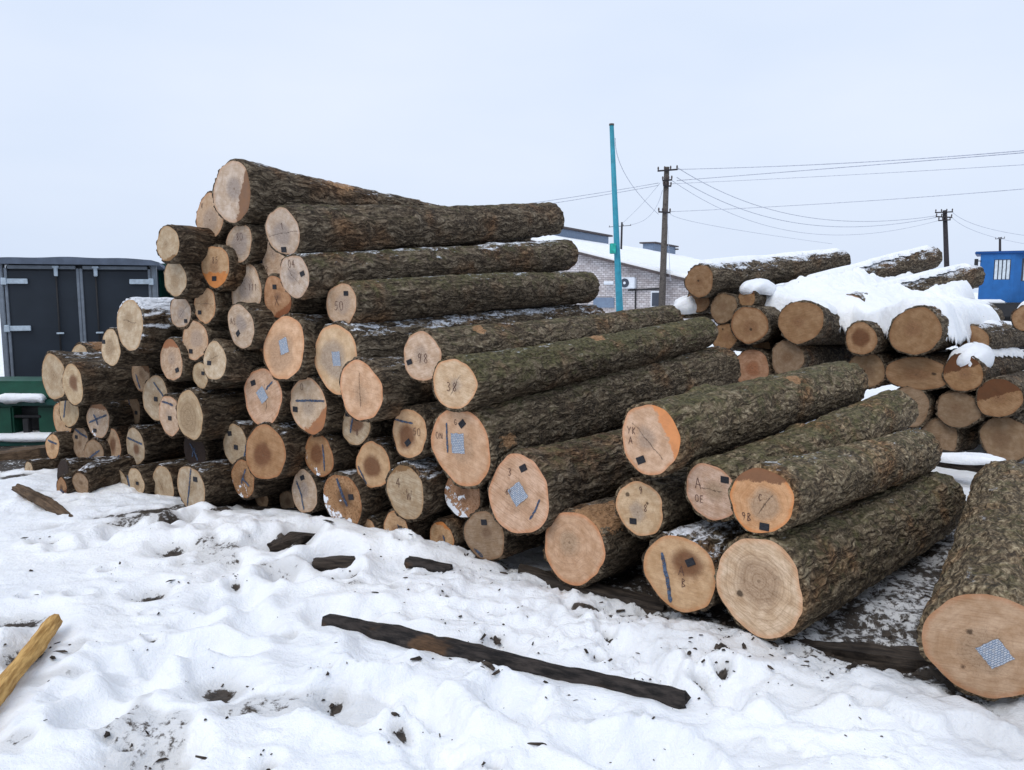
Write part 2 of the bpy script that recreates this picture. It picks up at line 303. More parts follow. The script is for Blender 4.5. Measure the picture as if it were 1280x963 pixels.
class MB:
    """collects simple solids into one mesh"""
    def __init__(s): s.v = []; s.f = []
    def add(s, vs, fs):
        k = len(s.v); s.v += [tuple(map(float, p)) for p in vs]; s.f += [tuple(i + k for i in f) for f in fs]; return s
    def box(s, c, d, M=None):
        c = np.array(c, float); d = np.array(d, float) / 2
        vs = [c + d * np.array(q) for q in ((-1,-1,-1),(1,-1,-1),(1,1,-1),(-1,1,-1),(-1,-1,1),(1,-1,1),(1,1,1),(-1,1,1))]
        if M is not None: vs = [tuple(M @ Vector(v)) for v in vs]
        return s.add(vs, [(0,3,2,1),(4,5,6,7),(0,1,5,4),(1,2,6,5),(2,3,7,6),(3,0,4,7)])
    def tube(s, pts, rad, n=8, caps=True):
        pts = [Vector(p) for p in pts]
        rad = [rad] * len(pts) if not hasattr(rad, '__len__') else rad
        k0 = len(s.v); rings = []
        ref = Vector((0, 0, 1)) if abs((pts[-1] - pts[0]).normalized().z) < .9 else Vector((1, 0, 0))
        for i, p in enumerate(pts):
            d = (pts[min(i + 1, len(pts) - 1)] - pts[max(i - 1, 0)]).normalized()
            a = d.cross(ref).normalized(); b = a.cross(d)
            rings.append([p + (a * math.cos(2 * math.pi * j / n) + b * math.sin(2 * math.pi * j / n)) * rad[i] for j in range(n)])
        vs = [v for r in rings for v in r]; fs = []
        for i in range(len(pts) - 1):
            for j in range(n):
                fs.append((i * n + j, i * n + (j + 1) % n, (i + 1) * n + (j + 1) % n, (i + 1) * n + j))
        if caps: fs += [tuple(range(n - 1, -1, -1)), tuple((len(pts) - 1) * n + j for j in range(n))]
        return s.add(vs, fs)
    def mesh(s, name, mat, smooth=False, bevel=0):
        me = bpy.data.meshes.new(name); me.from_pydata(s.v, [], s.f)
        if bevel:
            import bmesh
            bm = bmesh.new(); bm.from_mesh(me)
            bmesh.ops.bevel(bm, geom=bm.edges[:], offset=bevel, segments=2, affect='EDGES', clamp_overlap=True)
            bm.to_mesh(me); bm.free()
        me.materials.append(mat)
        if smooth: me.polygons.foreach_set('use_smooth', [True] * len(me.polygons))
        me.update(); return me
    def build(s, name, mat, parent=None, smooth=False, bevel=0):
        return link(name, s.mesh(name, mat, smooth, bevel), parent)

# ---------------------------------------------------------------- materials
class NT:
    def __init__(s, name):
        s.m = bpy.data.materials.new(name); s.m.use_nodes = True
        s.t = s.m.node_tree; s.t.nodes.clear()
        s.out = s.t.nodes.new('ShaderNodeOutputMaterial')
        s.b = s.t.nodes.new('ShaderNodeBsdfPrincipled'); s.t.links.new(s.b.outputs[0], s.out.inputs[0])
    def n(s, typ, ins=None, **pr):
        nd = s.t.nodes.new('ShaderNode' + typ)
        for k, v in pr.items(): setattr(nd, k, v)
        for k, v in (ins or {}).items(): s.set(nd.inputs[k], v)
        return nd
    def set(s, sock, v):
        if isinstance(v, bpy.types.NodeSocket): s.t.links.new(v, sock)
        elif isinstance(v, bpy.types.Node): s.t.links.new(v.outputs[0], sock)
        else: sock.default_value = (tuple(v) + (1,)) if (hasattr(v, '__len__') and len(v) == 3 and sock.type == 'RGBA') else v
    def m_(s, op, a, b=0.0, c=0.0, clamp=False):
        nd = s.n('Math', {0: a, 1: b, 2: c}, operation=op); nd.use_clamp = clamp; return nd.outputs[0]
    def v_(s, op, a, b=(0, 0, 0), out=0):
        nd = s.n('VectorMath', {0: a, 1: b}, operation=op)
        return nd.outputs['Value'] if op in ('LENGTH', 'DOT_PRODUCT', 'DISTANCE') else nd.outputs[0]
    def mix(s, f, a, b, blend='MIX'):
        nd = s.t.nodes.new('ShaderNodeMix'); nd.data_type = 'RGBA'; nd.blend_type = blend
        s.set(nd.inputs[0], f); s.set(nd.inputs[6], a); s.set(nd.inputs[7], b); return nd.outputs[2]
    def ss(s, x, a, b):
        return s.n('MapRange', {0: x, 1: a, 2: b, 3: 0.0, 4: 1.0}, interpolation_type='SMOOTHSTEP').outputs[0]
    def noise(s, co, scale, detail=3, rough=.55, dim='3D'):
        return s.n('TexNoise', {'Vector': co, 'Scale': scale, 'Detail': detail, 'Roughness': rough}, noise_dimensions=dim).outputs['Fac']
    def attr(s, name, kind='OBJECT'):
        return s.n('Attribute', attribute_name=name, attribute_type=kind)
    def scale(s, co, v): return s.n('Mapping', {'Vector': co, 'Scale': v}).outputs[0]
    def bump(s, h, strength=.5, dist=.01):
        s.set(s.b.inputs['Normal'], s.n('Bump', {'Height': h, 'Strength': strength, 'Distance': dist}).outputs[0])
    def fin(s, col, rough=.7, spec=.3):
        s.set(s.b.inputs['Base Color'], col); s.set(s.b.inputs['Roughness'], rough); s.b.inputs['Specular IOR Level'].default_value = spec
        return s.m

def simple(name, col, rough=.6, metal=0.0, var=.25, scale=8, bump=0.0, spec=.3):
    t = NT(name); co = t.n('TexCoord').outputs['Object']
    nz = t.noise(co, scale, 5)
    c = t.mix(t.ss(nz, .3, .75), tuple(k * (1 - var) for k in col), tuple(min(1, k * (1 + var)) for k in col))
    t.b.inputs['Metallic'].default_value = metal
    if bump: t.bump(t.noise(co, scale * 6, 4), .6, bump)
    return t.fin(c, rough, spec)

def bark_material():
    t = NT('bark')
    co0 = t.n('TexCoord').outputs['Object']
    rnd = t.attr('seed').outputs['Fac']
    co = t.v_('ADD', co0, t.n('CombineXYZ', {0: rnd, 1: t.m_('MULTIPLY', rnd, 1.7), 2: t.m_('MULTIPLY', rnd, 3.1)}).outputs[0])
    wv = t.n('TexNoise', {'Vector': co, 'Scale': 7.0, 'Detail': 2.0}).outputs['Color']
    wv = t.v_('MULTIPLY', t.v_('SUBTRACT', wv, (.5, .5, .5)), (.09, .09, .16))
    cw = t.v_('ADD', co, wv)
    def ridged(scale, stretch, w, det=3):
        n = t.noise(t.scale(cw, (1, 1, stretch)), scale, det, .55)
        return t.ss(t.m_('ABSOLUTE', t.m_('SUBTRACT', n, .5)), 0.0, w)
    furrow = ridged(20, .16, .12, 2)              # long interlacing furrows
    scaly = ridged(38, .42, .14, 3)               # flakes on the ridges
    fine = t.noise(t.scale(cw, (1, 1, .6)), 120, 4, .7)
    mid = t.noise(t.scale(cw, (1, 1, .45)), 48, 5, .7)
    hgt = t.m_('ADD', t.m_('ADD', t.m_('MULTIPLY', furrow, .80), t.m_('MULTIPLY', scaly, .35)), t.m_('ADD', t.m_('MULTIPLY', fine, .35), t.m_('MULTIPLY', mid, .75)))
    t.bump(hgt, .85, .016)
    lightA = t.attr('light').outputs['Fac']
    tone = t.m_('ADD', t.m_('ADD', t.m_('MULTIPLY', furrow, .30), t.m_('MULTIPLY', scaly, .15)), t.m_('MULTIPLY', t.ss(mid, .30, .70), .40))
    tone = t.m_('ADD', tone, t.m_('ADD', .04, t.m_('MULTIPLY', t.m_('SUBTRACT', fine, .5), .55)))
    spk = t.noise(t.scale(co, (1, 1, .7)), 62, 2, .5)
    tone = t.m_('ADD', tone, t.m_('MULTIPLY', t.m_('SUBTRACT', spk, .5), t.m_('ADD', .25, t.m_('MULTIPLY', lightA, .55))))
    rp = t.n('ValToRGB', {0: tone}); e = rp.color_ramp.elements
    e[0].position = .12; e[0].color = (.026, .020, .015, 1); e[1].position = 1.0; e[1].color = (.40, .355, .285, 1)
    for p, c in ((.36, (.070, .054, .039, 1)), (.58, (.140, .112, .082, 1)), (.78, (.235, .200, .152, 1))):
        q = e.new(p); q.color = c
    col = t.mix(1.0, rp.outputs[0], (.97, .93, .87), 'MULTIPLY')
    big = t.noise(co, 2.6, 3)
    col = t.mix(t.ss(big, .5, .75), col, t.mix(1.0, col, (1.25, .92, .70), 'MULTIPLY'))
    col = t.mix(t.m_('MULTIPLY', lightA, .75), col, t.mix(1.0, col, (1.9, 1.85, 1.6), 'MULTIPLY'))
    nrm = t.n('NewGeometry').outputs['Normal']
    up = t.n('SeparateXYZ', {0: nrm}).outputs[2]
    # moss and algae: follows the top of the log as it lay
    moss = t.attr('moss').outputs['Fac']
    mn = t.noise(co, 9, 5, .7)
    mm = t.m_('ADD', t.m_('ADD', t.m_('MULTIPLY', mn, 1.3), t.m_('MULTIPLY', up, .28)), t.m_('MULTIPLY', moss, .62))
    mm = t.m_('MULTIPLY', t.ss(mm, 1.0, 1.38), t.ss(moss, 0.0, .25))
    mcol = t.mix(t.ss(t.noise(co, 40, 3), .35, .7), (.048, .046, .018), (.160, .152, .066))
    col = t.mix(t.m_('MULTIPLY', mm, .72), col, mcol)
    # bark broken off: bare orange wood
    wd = t.attr('wound'); wr = t.attr('woundr').outputs['Fac']
    dd = t.v_('LENGTH', t.v_('MULTIPLY', t.v_('SUBTRACT', co0, wd.outputs['Vector']), (1, 1, .6)))
    wm = t.m_('SUBTRACT', t.m_('ADD', wr, t.m_('MULTIPLY', t.m_('SUBTRACT', t.noise(co, 22, 4, .7), .5), t.m_('MULTIPLY', wr, 2.2))), dd)
    wm = t.ss(wm, 0.0, .012)
    wcol = t.mix(t.noise(co, 45, 4), (.16, .075, .03), (.60, .36, .19))
    col = t.mix(wm, col, wcol)
    # wet dark bark
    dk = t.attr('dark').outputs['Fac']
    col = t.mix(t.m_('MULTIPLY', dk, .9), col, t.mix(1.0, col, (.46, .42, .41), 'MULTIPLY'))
    # snow crust
    sn = t.attr('snow').outputs['Fac']
    s1 = t.noise(t.scale(co, (1, 1, .45)), 7, 5, .7)
    s2 = t.noise(t.scale(cw, (1, 1, .4)), 55, 3, .7)
    sm = t.m_('ADD', t.m_('ADD', t.m_('MULTIPLY', s1, .9), t.m_('MULTIPLY', s2, .55)), t.m_('ADD', t.m_('MULTIPLY', t.m_('MAXIMUM', up, -.2), .35), t.m_('MULTIPLY', sn, .5)))
    sm = t.m_('MULTIPLY', t.ss(sm, 1.20, 1.36), t.ss(sn, .0, .12))
    col = t.mix(sm, col, (.80, .83, .88))
    return t.fin(col, .85, .15)

def face_material():
    t = NT('sawn_wood')
    uv = t.n('UVMap', uv_map='UVMap').outputs[0]
    rnd = t.attr('seed').outputs['Fac']
    off = t.n('CombineXYZ', {0: rnd, 1: t.m_('MULTIPLY', rnd, 1.3), 2: t.m_('MULTIPLY', rnd, .7)}).outputs[0]
    uo = t.v_('ADD', uv, off)
    wv = t.v_('MULTIPLY', t.v_('SUBTRACT', t.n('TexNoise', {'Vector': uo, 'Scale': 1.6, 'Detail': 3.0}).outputs['Color'], (.5, .5, .5)), (.30, .30, 0))
    r0 = t.v_('LENGTH', uv)
    cen = t.attr('ho').outputs['Vector']
    uvw = t.v_('SUBTRACT', t.v_('ADD', uv, wv), cen)
    r = t.v_('LENGTH', uvw)
    sap = t.attr('sap').outputs['Color']; hc = t.attr('hcol').outputs['Color']
    hr = t.attr('hr').outputs['Fac']
    n1 = t.noise(uo, 3.2, 5, .6); n2 = t.noise(uo, 14, 5, .7); n3 = t.noise(uo, 60, 3, .7)
    # gradual colour drift of the sapwood, dried and damp zones
    col = t.mix(t.ss(n1, .3, .75), t.mix(1.0, sap, (.78, .70, .61), 'MULTIPLY'), t.mix(1.0, sap, (1.07, 1.07, 1.07), 'MULTIPLY'))
    blot = t.noise(uo, 6.5, 6, .75)
    col = t.mix(t.m_('MULTIPLY', t.ss(blot, .50, .72), .38), col, t.mix(1.0, col, (.66, .62, .60), 'MULTIPLY'))
    rn_ = t.m_('ADD', r, t.m_('MULTIPLY', t.m_('SUBTRACT', n2, .5), .14))
    hm = t.ss(t.m_('SUBTRACT', hr, rn_), -.12, .16)
    hcol = t.mix(t.ss(n2, .3, .7), hc, t.mix(1.0, hc, (.72, .67, .62), 'MULTIPLY'))
    col = t.mix(t.m_('MULTIPLY', hm, .85), col, hcol)
    # growth rings
    ringamt = t.attr('rings').outputs['Fac']
    rw = t.m_('SINE', t.m_('ADD', t.m_('MULTIPLY', r, 95.0), t.m_('MULTIPLY', n1, 9.0)))
    rw2 = t.m_('SINE', t.m_('ADD', t.m_('MULTIPLY', r, 31.0), t.m_('MULTIPLY', n1, 5.0)))
    rr = t.m_('ADD', t.m_('MULTIPLY', t.ss(rw, .2, 1.0), .5), t.m_('MULTIPLY', t.ss(rw2, .3, 1.0), .6))
    rr = t.m_('MULTIPLY', rr, t.m_('ADD', .10, t.m_('MULTIPLY', ringamt, .45)))
    rr = t.m_('MULTIPLY', rr, t.ss(r0, 1.0, .75))
    col = t.mix(rr, col, t.mix(1.0, col, (.62, .56, .50), 'MULTIPLY'))
    # pith
    col = t.mix(t.m_('MULTIPLY', t.ss(r, .06, .02), .6), col, (.16, .10, .06))
    # chainsaw marks: fine parallel streaks
    sd = t.attr('sawdir').outputs['Vector']
    along = t.v_('DOT_PRODUCT', uo, sd)
    acr = t.v_('DOT_PRODUCT', uo, t.n('VectorRotate', {'Vector': sd, 'Angle': math.pi / 2}, rotation_type='Z_AXIS').outputs[0])
    sw = t.noise(t.n('CombineXYZ', {0: t.m_('MULTIPLY', along, 2.0), 1: t.m_('MULTIPLY', acr, 30.0), 2: rnd}).outputs[0], 1.0, 4, .7)
    col = t.mix(t.m_('MULTIPLY', t.ss(sw, .45, .68), t.attr('saw').outputs['Fac']), col, t.mix(1.0, col, (.60, .55, .51), 'MULTIPLY'))
    col = t.mix(t.m_('MULTIPLY', t.ss(sw, .45, .25), .30), col, t.mix(1.0, col, (1.22, 1.22, 1.22), 'MULTIPLY'))
    n5 = t.noise(uo, 34, 5, .8)
    col = t.mix(t.m_('MULTIPLY', t.ss(n5, .42, .62), .30), col, t.mix(1.0, col, (.72, .68, .66), 'MULTIPLY'))
    # rim: darker, orange inner bark
    rim = t.ss(t.m_('ADD', r0, t.m_('MULTIPLY', t.m_('SUBTRACT', n2, .5), .16)), .86, 1.0)
    col = t.mix(t.m_('MULTIPLY', rim, t.m_('ADD', .35, t.m_('MULTIPLY', t.attr('rimo').outputs['Fac'], .6))), col, t.attr('rimc').outputs['Color'])
    # stain: a wet or dark side with an edge of its own
    sv = t.attr('stain').outputs['Vector']
    sx = t.n('SeparateXYZ', {0: sv}).outputs
    sdot = t.v_('DOT_PRODUCT', uv, t.n('CombineXYZ', {0: sx[0], 1: sx[1], 2: 0.0}).outputs[0])
    smk = t.ss(t.m_('SUBTRACT', t.m_('ADD', sdot, t.m_('ADD', t.m_('MULTIPLY', t.m_('SUBTRACT', n1, .5), .5), t.m_('MULTIPLY', t.m_('SUBTRACT', n2, .5), .22))), sx[2]), 0.0, .07)
    scol = t.mix(t.m_('MULTIPLY', t.ss(n1, .35, .75), .6), t.attr('stainc').outputs['Color'], t.mix(1.0, t.attr('stainc').outputs['Color'], (.55, .5, .45), 'MULTIPLY'))
    col = t.mix(t.m_('MULTIPLY', smk, .88), col, scol)
    # weathering speckle
    ws = t.attr('rs').outputs['Fac']
    col = t.mix(t.m_('MULTIPLY', t.ss(n2, .48, .62), ws), col, (.17, .085, .035))
    # radial checks: thin drying cracks round the heart
    ang = t.n('Math', {0: t.n('SeparateXYZ', {0: uvw}).outputs[1], 1: t.n('SeparateXYZ', {0: uvw}).outputs[0]}, operation='ARCTAN2').outputs[0]
    ck = t.noise(t.n('CombineXYZ', {0: t.m_('MULTIPLY', ang, 3.2), 1: t.m_('MULTIPLY', r, .8), 2: rnd}).outputs[0], 3.0, 2, .5)
    ckm = t.m_('MULTIPLY', t.ss(t.m_('ABSOLUTE', t.m_('SUBTRACT', ck, .5)), .016, .0), t.ss(r, .75, .2))
    col = t.mix(t.m_('MULTIPLY', ckm, .7), col, (.10, .06, .035))
    # one larger crack
    cv = t.attr('crack').outputs['Vector']; cs = t.n('SeparateXYZ', {0: cv}).outputs
    cdir = t.n('CombineXYZ', {0: cs[0], 1: cs[1], 2: 0.0}).outputs[0]
    cal = t.v_('DOT_PRODUCT', uv, cdir)
    cac = t.v_('DOT_PRODUCT', uvw, t.n('VectorRotate', {'Vector': cdir, 'Angle': math.pi / 2}, rotation_type='Z_AXIS').outputs[0])
    cm = t.m_('MULTIPLY', t.ss(t.m_('ABSOLUTE', t.m_('ADD', cac, t.m_('MULTIPLY', t.m_('SUBTRACT', n2, .5), .10))), .022, .006), t.ss(t.m_('SUBTRACT', cs[2], t.m_('ABSOLUTE', cal)), 0.0, .06))
    col = t.mix(t.m_('MULTIPLY', cm, t.m_('ADD', .25, t.m_('MULTIPLY', t.ss(n2, .35, .6), .55))), col, (.06, .04, .028))
    # knot / hole / paint spot
    for nm, c in (('knot', (.035, .022, .014)), ('hole', (.05, .03, .018)), ('hole2', (.06, .03, .018)), ('red', (.45, .05, .03))):
        kv = t.attr(nm).outputs['Vector']; ks = t.n('SeparateXYZ', {0: kv}).outputs
        kd = t.v_('LENGTH', t.v_('SUBTRACT', uv, t.n('CombineXYZ', {0: ks[0], 1: ks[1], 2: 0.0}).outputs[0]))
        km = t.ss(t.m_('SUBTRACT', t.m_('ADD', ks[2], t.m_('MULTIPLY', t.m_('SUBTRACT', n2, .5), .10)), kd), -.01, .04)
        km = t.m_('MULTIPLY', km, t.m_('GREATER_THAN', ks[2], .001))
        col = t.mix(t.m_('MULTIPLY', km, .85), col, c)
    # fine sawdust and dirt specks
    col = t.mix(t.m_('MULTIPLY', t.ss(n3, .62, .75), .35), col, (.14, .09, .06))
    # stuck snow
    sf = t.attr('sf').outputs['Fac']
    sy = t.n('SeparateXYZ', {0: uv}).outputs
    sm = t.m_('ADD', t.m_('ADD', t.m_('MULTIPLY', t.noise(uo, 2.4, 5, .65), 1.2), t.m_('MULTIPLY', sf, .55)), t.m_('ADD', t.m_('MULTIPLY', sy[1], -.22), t.m_('MULTIPLY', sy[0], -.12)))
    smm = t.m_('MULTIPLY', t.ss(sm, 1.0, 1.06), t.ss(sf, .0, .1))
    col = t.mix(smm, col, (.82, .85, .9))
    t.bump(t.m_('ADD', t.m_('ADD', t.m_('MULTIPLY', sw, .6), t.m_('MULTIPLY', smm, 2.0)), t.m_('ADD', t.m_('MULTIPLY', n2, .5), t.m_('MULTIPLY', cm, -1.5))), .45, .006)
    return t.fin(col, .75, .2)

M_BARK = bark_material(); M_FACE = face_material()
M_TAG = None
def tag_material():
    t = NT('plastic_tag'); co = t.n('TexCoord').outputs['Object']
    br = t.n('TexBrick', {'Vector': co, 'Scale': 95.0, 'Color1': (.014, .014, .018, 1), 'Color2': (.03, .03, .035, 1), 'Mortar': (.05, .05, .055, 1), 'Mortar Size': .008})
    return t.fin(br.outputs[0], .6, .15)
def stamp_material():
    t = NT('weave_stamp'); uv = t.n('UVMap', uv_map='UVMap').outputs[0]
    br = t.n('TexBrick', {'Vector': uv, 'Scale': 3.6, 'Color1': lin(186, 190, 196) + (1,), 'Color2': lin(150, 160, 174) + (1,), 'Mortar': lin(92, 110, 134) + (1,), 'Mortar Size': .055, 'Mortar Smooth': .3, 'Brick Width': .5, 'Row Height': .3})
    nz = t.noise(uv, 7, 4, .7)
    return t.fin(t.mix(t.m_('MULTIPLY', t.ss(nz, .45, .7), .55), br.outputs[0], lin(168, 160, 152)), .7, .2)
def crayon(name, ca, cb, cover, sc):
    t = NT(name); co = t.n('TexCoord').outputs['Object']
    nz = t.noise(co, sc, 4, .7); n2 = t.noise(co, sc * 3.5, 3, .7)
    t.set(t.b.inputs['Alpha'], t.ss(t.m_('ADD', t.m_('MULTIPLY', nz, .5), t.m_('MULTIPLY', n2, .5)), .52 - cover, .60 - cover))
    return t.fin(t.mix(t.ss(nz, .35, .7), ca, cb), .8, .1)
M_TAG = tag_material(); M_STAMP = stamp_material(); M_BLUE = crayon('blue_crayon', lin(44, 52, 72), lin(92, 108, 130), .115, 60)
M_PENCIL = crayon('pencil', lin(84, 62, 56), lin(110, 84, 72), .14, 90)

def snow_material():
    t = NT('snow')
    pos = t.n('NewGeometry').outputs['Position']
    dirt = t.attr('dirt', 'GEOMETRY').outputs['Fac']
    n1 = t.noise(pos, 5, 5, .65); n2 = t.noise(pos, 26, 5, .7); n3 = t.noise(pos, 120, 3, .7); n4 = t.noise(pos, 1.3, 3)
    col = t.mix(t.ss(n4, .35, .7), (.85, .87, .90), (.91, .92, .93))
    soil = t.mix(t.ss(n2, .35, .65), (.020, .016, .013), (.075, .060, .048))
    dm = t.m_('ADD', t.m_('ADD', t.m_('MULTIPLY', n1, .45), t.m_('MULTIPLY', n2, .75)), t.m_('SUBTRACT', dirt, 1.15))
    d1 = t.ss(dm, -.02, .10)
    greyed = t.mix(t.m_('MULTIPLY', t.ss(dirt, .05, .55), .55), col, (.50, .49, .48))
    col = t.mix(d1, greyed, soil)
    # stray crumbs of bark and soil
    crumbs = t.m_('MULTIPLY', t.ss(n3, .70, .76), t.ss(t.m_('ADD', n1, t.m_('MULTIPLY', dirt, .5)), .55, .75))
    col = t.mix(t.m_('MULTIPLY', crumbs, .8), col, (.08, .06, .045))
    t.bump(t.m_('ADD', t.m_('MULTIPLY', n2, 1.0), t.m_('ADD', t.m_('MULTIPLY', n3, .22), t.m_('MULTIPLY', n1, 1.4))), .55, .03)
    t.b.inputs['Subsurface Weight'].default_value = .15
    t.b.inputs['Subsurface Radius'].default_value = (.03, .035, .045)
    t.b.inputs['Subsurface Scale'].default_value = .6
    return t.fin(col, .62, .25)
M_SNOW = snow_material()
# ---------------------------------------------------------------- ground
SOIL = [(275,845,.13),(360,685,.20),(390,676,.12),(20,772,.18),(30,815,.14),(180,942,.15),(205,935,.10),(215,690,.12),(190,735,.10),(620,800,.12),(60,675,.08),(98,740,.05),(500,912,.05),(410,835,.05),(440,720,.05),(560,745,.04),(335,945,.04),(420,860,.06),(620,795,.06),(340,690,.08)]
rsS = np.random.RandomState(5)
SOIL += [(rsS.uniform(20, 640), rsS.uniform(690, 950), rsS.uniform(.02, .05)) for _ in range(14)] + [(rsS.uniform(560, 1100), rsS.uniform(760, 850), rsS.uniform(.02, .05)) for _ in range(14)]
SOILP = [(ground_pt(x, y, .05), r) for x, y, r in SOIL]
rs0 = np.random.RandomState(11)
PITS = []
for x0, y0, x1, y1, n_ in ((120,930,330,700,6),(560,940,430,720,6),(700,920,880,960,3),(60,700,300,640,5),(780,820,900,880,3),(250,760,420,720,4),(900,840,1100,930,3),(40,860,480,760,7),(420,900,700,880,4),(150,660,520,740,6)):
    for k in range(n_):
        t_ = (k + .5) / n_
        p = ground_pt(x0 + (x1 - x0) * t_ + rs0.uniform(-25, 25), y0 + (y1 - y0) * t_ + rs0.uniform(-12, 12))
        PITS.append((p[0], p[1], rs0.uniform(.07, .13), rs0.uniform(.035, .08), rs0.uniform(0, 3.1)))
MA, MBp = ground_pt(412, 694), ground_pt(600, 712)
BEDS = [(ground_pt(408, 776, .03), ground_pt(857, 876, .03), .13, .015), (ground_pt(-60, 955, .03), ground_pt(66, 792, .03), .12, .02)]
def ground_h(x, y):
    x = np.asarray(x, float); y = np.asarray(y, float)
    gl = np.interp(x, GX, GY)
    s = (gl - y) * .84                       # metres in front of the pile's face
    near = np.exp(-((y - 4) / 9.0)**2) * np.exp(-(x / 9.0)**2)
    h = .045 * fbm(x * .55, y * .55, 1, 3)
    wx = x + .25 * vnoise(x * 1.1, y * 1.1, 40); wy = y + .25 * vnoise(x * 1.1, y * 1.1, 41)
    rid = 1 - np.abs(fbm(wx * 1.5, wy * 1.9, 5, 3)) * 2.2
    rid2 = 1 - np.abs(fbm(wx * 3.6 + 7, wy * 4.4, 65, 3)) * 2.4
    lumps = .014 * rid + .012 * rid2 + .020 * fbm(wx * 3.8, wy * 4.2, 9, 3) + .024 * sstep(-.05, .06, fbm(wx * 3.1 + 5, wy * 3.6, 71, 4)) + .015 * sstep(-.05, .05, fbm(wx * 8.3, wy * 9.0, 75, 3)) + .012 * fbm(wx * 14, wy * 14, 14, 3)
    open_ = sstep(-.5, .25, s)
    lumps = lumps * (.40 + .85 * sstep(-.25, .3, fbm(x * .7 + 3, y * .9, 81, 2)))
    h = h + lumps * near * (.8 + .2 * open_)
    # bank of snow against the left foot of the pile, trodden strip before the right logs
    lf = sstep(.2, -1.3, x)
    h = h + lf * near * (.10 * sstep(1.5, .35, s) * sstep(-.35, .25, s))
    h = h - .03 * sstep(.22, .42, fbm(x * 2.1, y * 2.9, 35, 4)) * open_ * near
    h = h - (1 - lf) * .07 * sstep(.35, -.2, s) * near
    for (px_, py_, r_, d_, a_) in PITS:
        dx, dy = x - px_, y - py_
        u_ = (dx * math.cos(a_) + dy * math.sin(a_)) / (r_ * 1.5); v_ = (-dx * math.sin(a_) + dy * math.cos(a_)) / r_
        q = u_ * u_ + v_ * v_
        h = h - d_ * np.exp(-q * q) + d_ * .35 * np.exp(-(np.sqrt(q) - 1.5)**2 * 6)
    for p, r_ in SOILP:
        q = ((x - p[0])**2 + (y - p[1])**2) / r_**2
        h = h - (.03 + .35 * min(r_, .12)) * np.exp(-q) + .02 * np.exp(-(np.sqrt(q) - 1.8)**2 * 4)
    # long hump: a snowed-over log end
    ab = MBp[:2] - MA[:2]; t_ = np.clip(((x - MA[0]) * ab[0] + (y - MA[1]) * ab[1]) / (ab @ ab), 0, 1)
    dm = np.sqrt((x - MA[0] - ab[0] * t_)**2 + (y - MA[1] - ab[1] * t_)**2)
    h = h + .09 * np.exp(-(dm / .15)**4) * (1 - .55 * t_)
    for (q0_, q1_, w_, zz0) in BEDS:      # loose timber lies pressed into the snow
        ab = q1_[:2] - q0_[:2]; t_ = np.clip(((x - q0_[0]) * ab[0] + (y - q0_[1]) * ab[1]) / (ab @ ab), 0, 1)
        dm = np.sqrt((x - q0_[0] - ab[0] * t_)**2 + (y - q0_[1] - ab[1] * t_)**2)
        k_ = np.exp(-(dm / w_)**4); h = h * (1 - k_) + (zz0 + .012 * vnoise(x * 9, y * 9, 91)) * k_
    # yard falls gently away behind the piles, fields beyond
    far = np.sqrt(x * x + y * y)
    h = h - .55 * sstep(11, 30, y) + .12 * fbm(x * .08, y * .08, 21, 3) * sstep(10, 30, far)
    h = h + 1.5 * fbm(x * .004, y * .004, 25, 3) * sstep(150, 600, far)
    return h
def dirt_w(x, y):
    gl = np.interp(x, GX, GY); s = (gl - y) * .84
    d = np.zeros_like(x)
    n = fbm(x * 1.8, y * 1.8, 33, 3)
    right = sstep(-.4, .7, x) * sstep(4.2, 3.0, x)
    d = np.maximum(d, right * sstep(.5, -.1, s + .25 * n) * sstep(-4.5, -3.2, s) * (.62 + .16 * n))
    left = sstep(.6, -.4, x)
    d = np.maximum(d, left * sstep(.08, -.15, s) * .7 * sstep(-5, -4, s))
    d = np.maximum(d, .42 * sstep(.8, .1, s + .6 * n) * sstep(-1.6, .2, x) * sstep(-.3, .1, s))
    n2_ = fbm(x * 2.1, y * 2.9, 35, 4)
    foot = np.maximum(sstep(1.5, .4, s), .75 * sstep(.2, -1.0, x)) * sstep(-.2, .1, s) * sstep(-6, -5, x)
    d = np.maximum(d, .66 * sstep(.26, .44, n2_) * foot)
    for p, r_ in SOILP:
        q = ((x - p[0])**2 + (y - p[1])**2) / (r_ * .85)**2
        d = np.maximum(d, .85 * np.exp(-q))
    d = np.maximum(d, .5 * np.exp(-(((x - 3.4)**2 + (y - 6.4)**2) / 1.6)))
    return np.clip(d, 0, 1)
def axis_pts(lo, hi, step, outer, n):
    core = np.arange(lo, hi, step)
    g = np.geomspace(step, outer, n); up = hi + np.cumsum(g); dn = lo - np.cumsum(g)[::-1]
    return np.concatenate([dn, core, up])
xs = axis_pts(-4.4, 3.6, .02, 260, 60)
ysc = []
y_ = 2.2
while y_ < 8.0: ysc.append(y_); y_ += .010 + .004 * (y_ - 2.2)
g = np.geomspace(.03, 260, 60)
ys = np.concatenate([2.2 - np.cumsum(np.geomspace(.02, 200, 36))[::-1], np.array(ysc), ysc[-1] + np.cumsum(g)])
GXX, GYY = np.meshgrid(xs, ys)
V = np.stack([GXX, GYY, ground_h(GXX, GYY)], -1).reshape(-1, 3)
nx, ny = len(xs), len(ys)
idx = np.arange(nx * ny).reshape(ny, nx)
Q = np.stack([idx[:-1, :-1], idx[:-1, 1:], idx[1:, 1:], idx[1:, :-1]], -1).reshape(-1, 4)
gm = mesh_np('snow_ground', V, Q, M_SNOW)
gm.attributes.new('dirt', 'FLOAT', 'POINT').data.foreach_set('value', dirt_w(GXX, GYY).ravel().astype(np.float32))
link('snow_ground', gm, kind='structure')

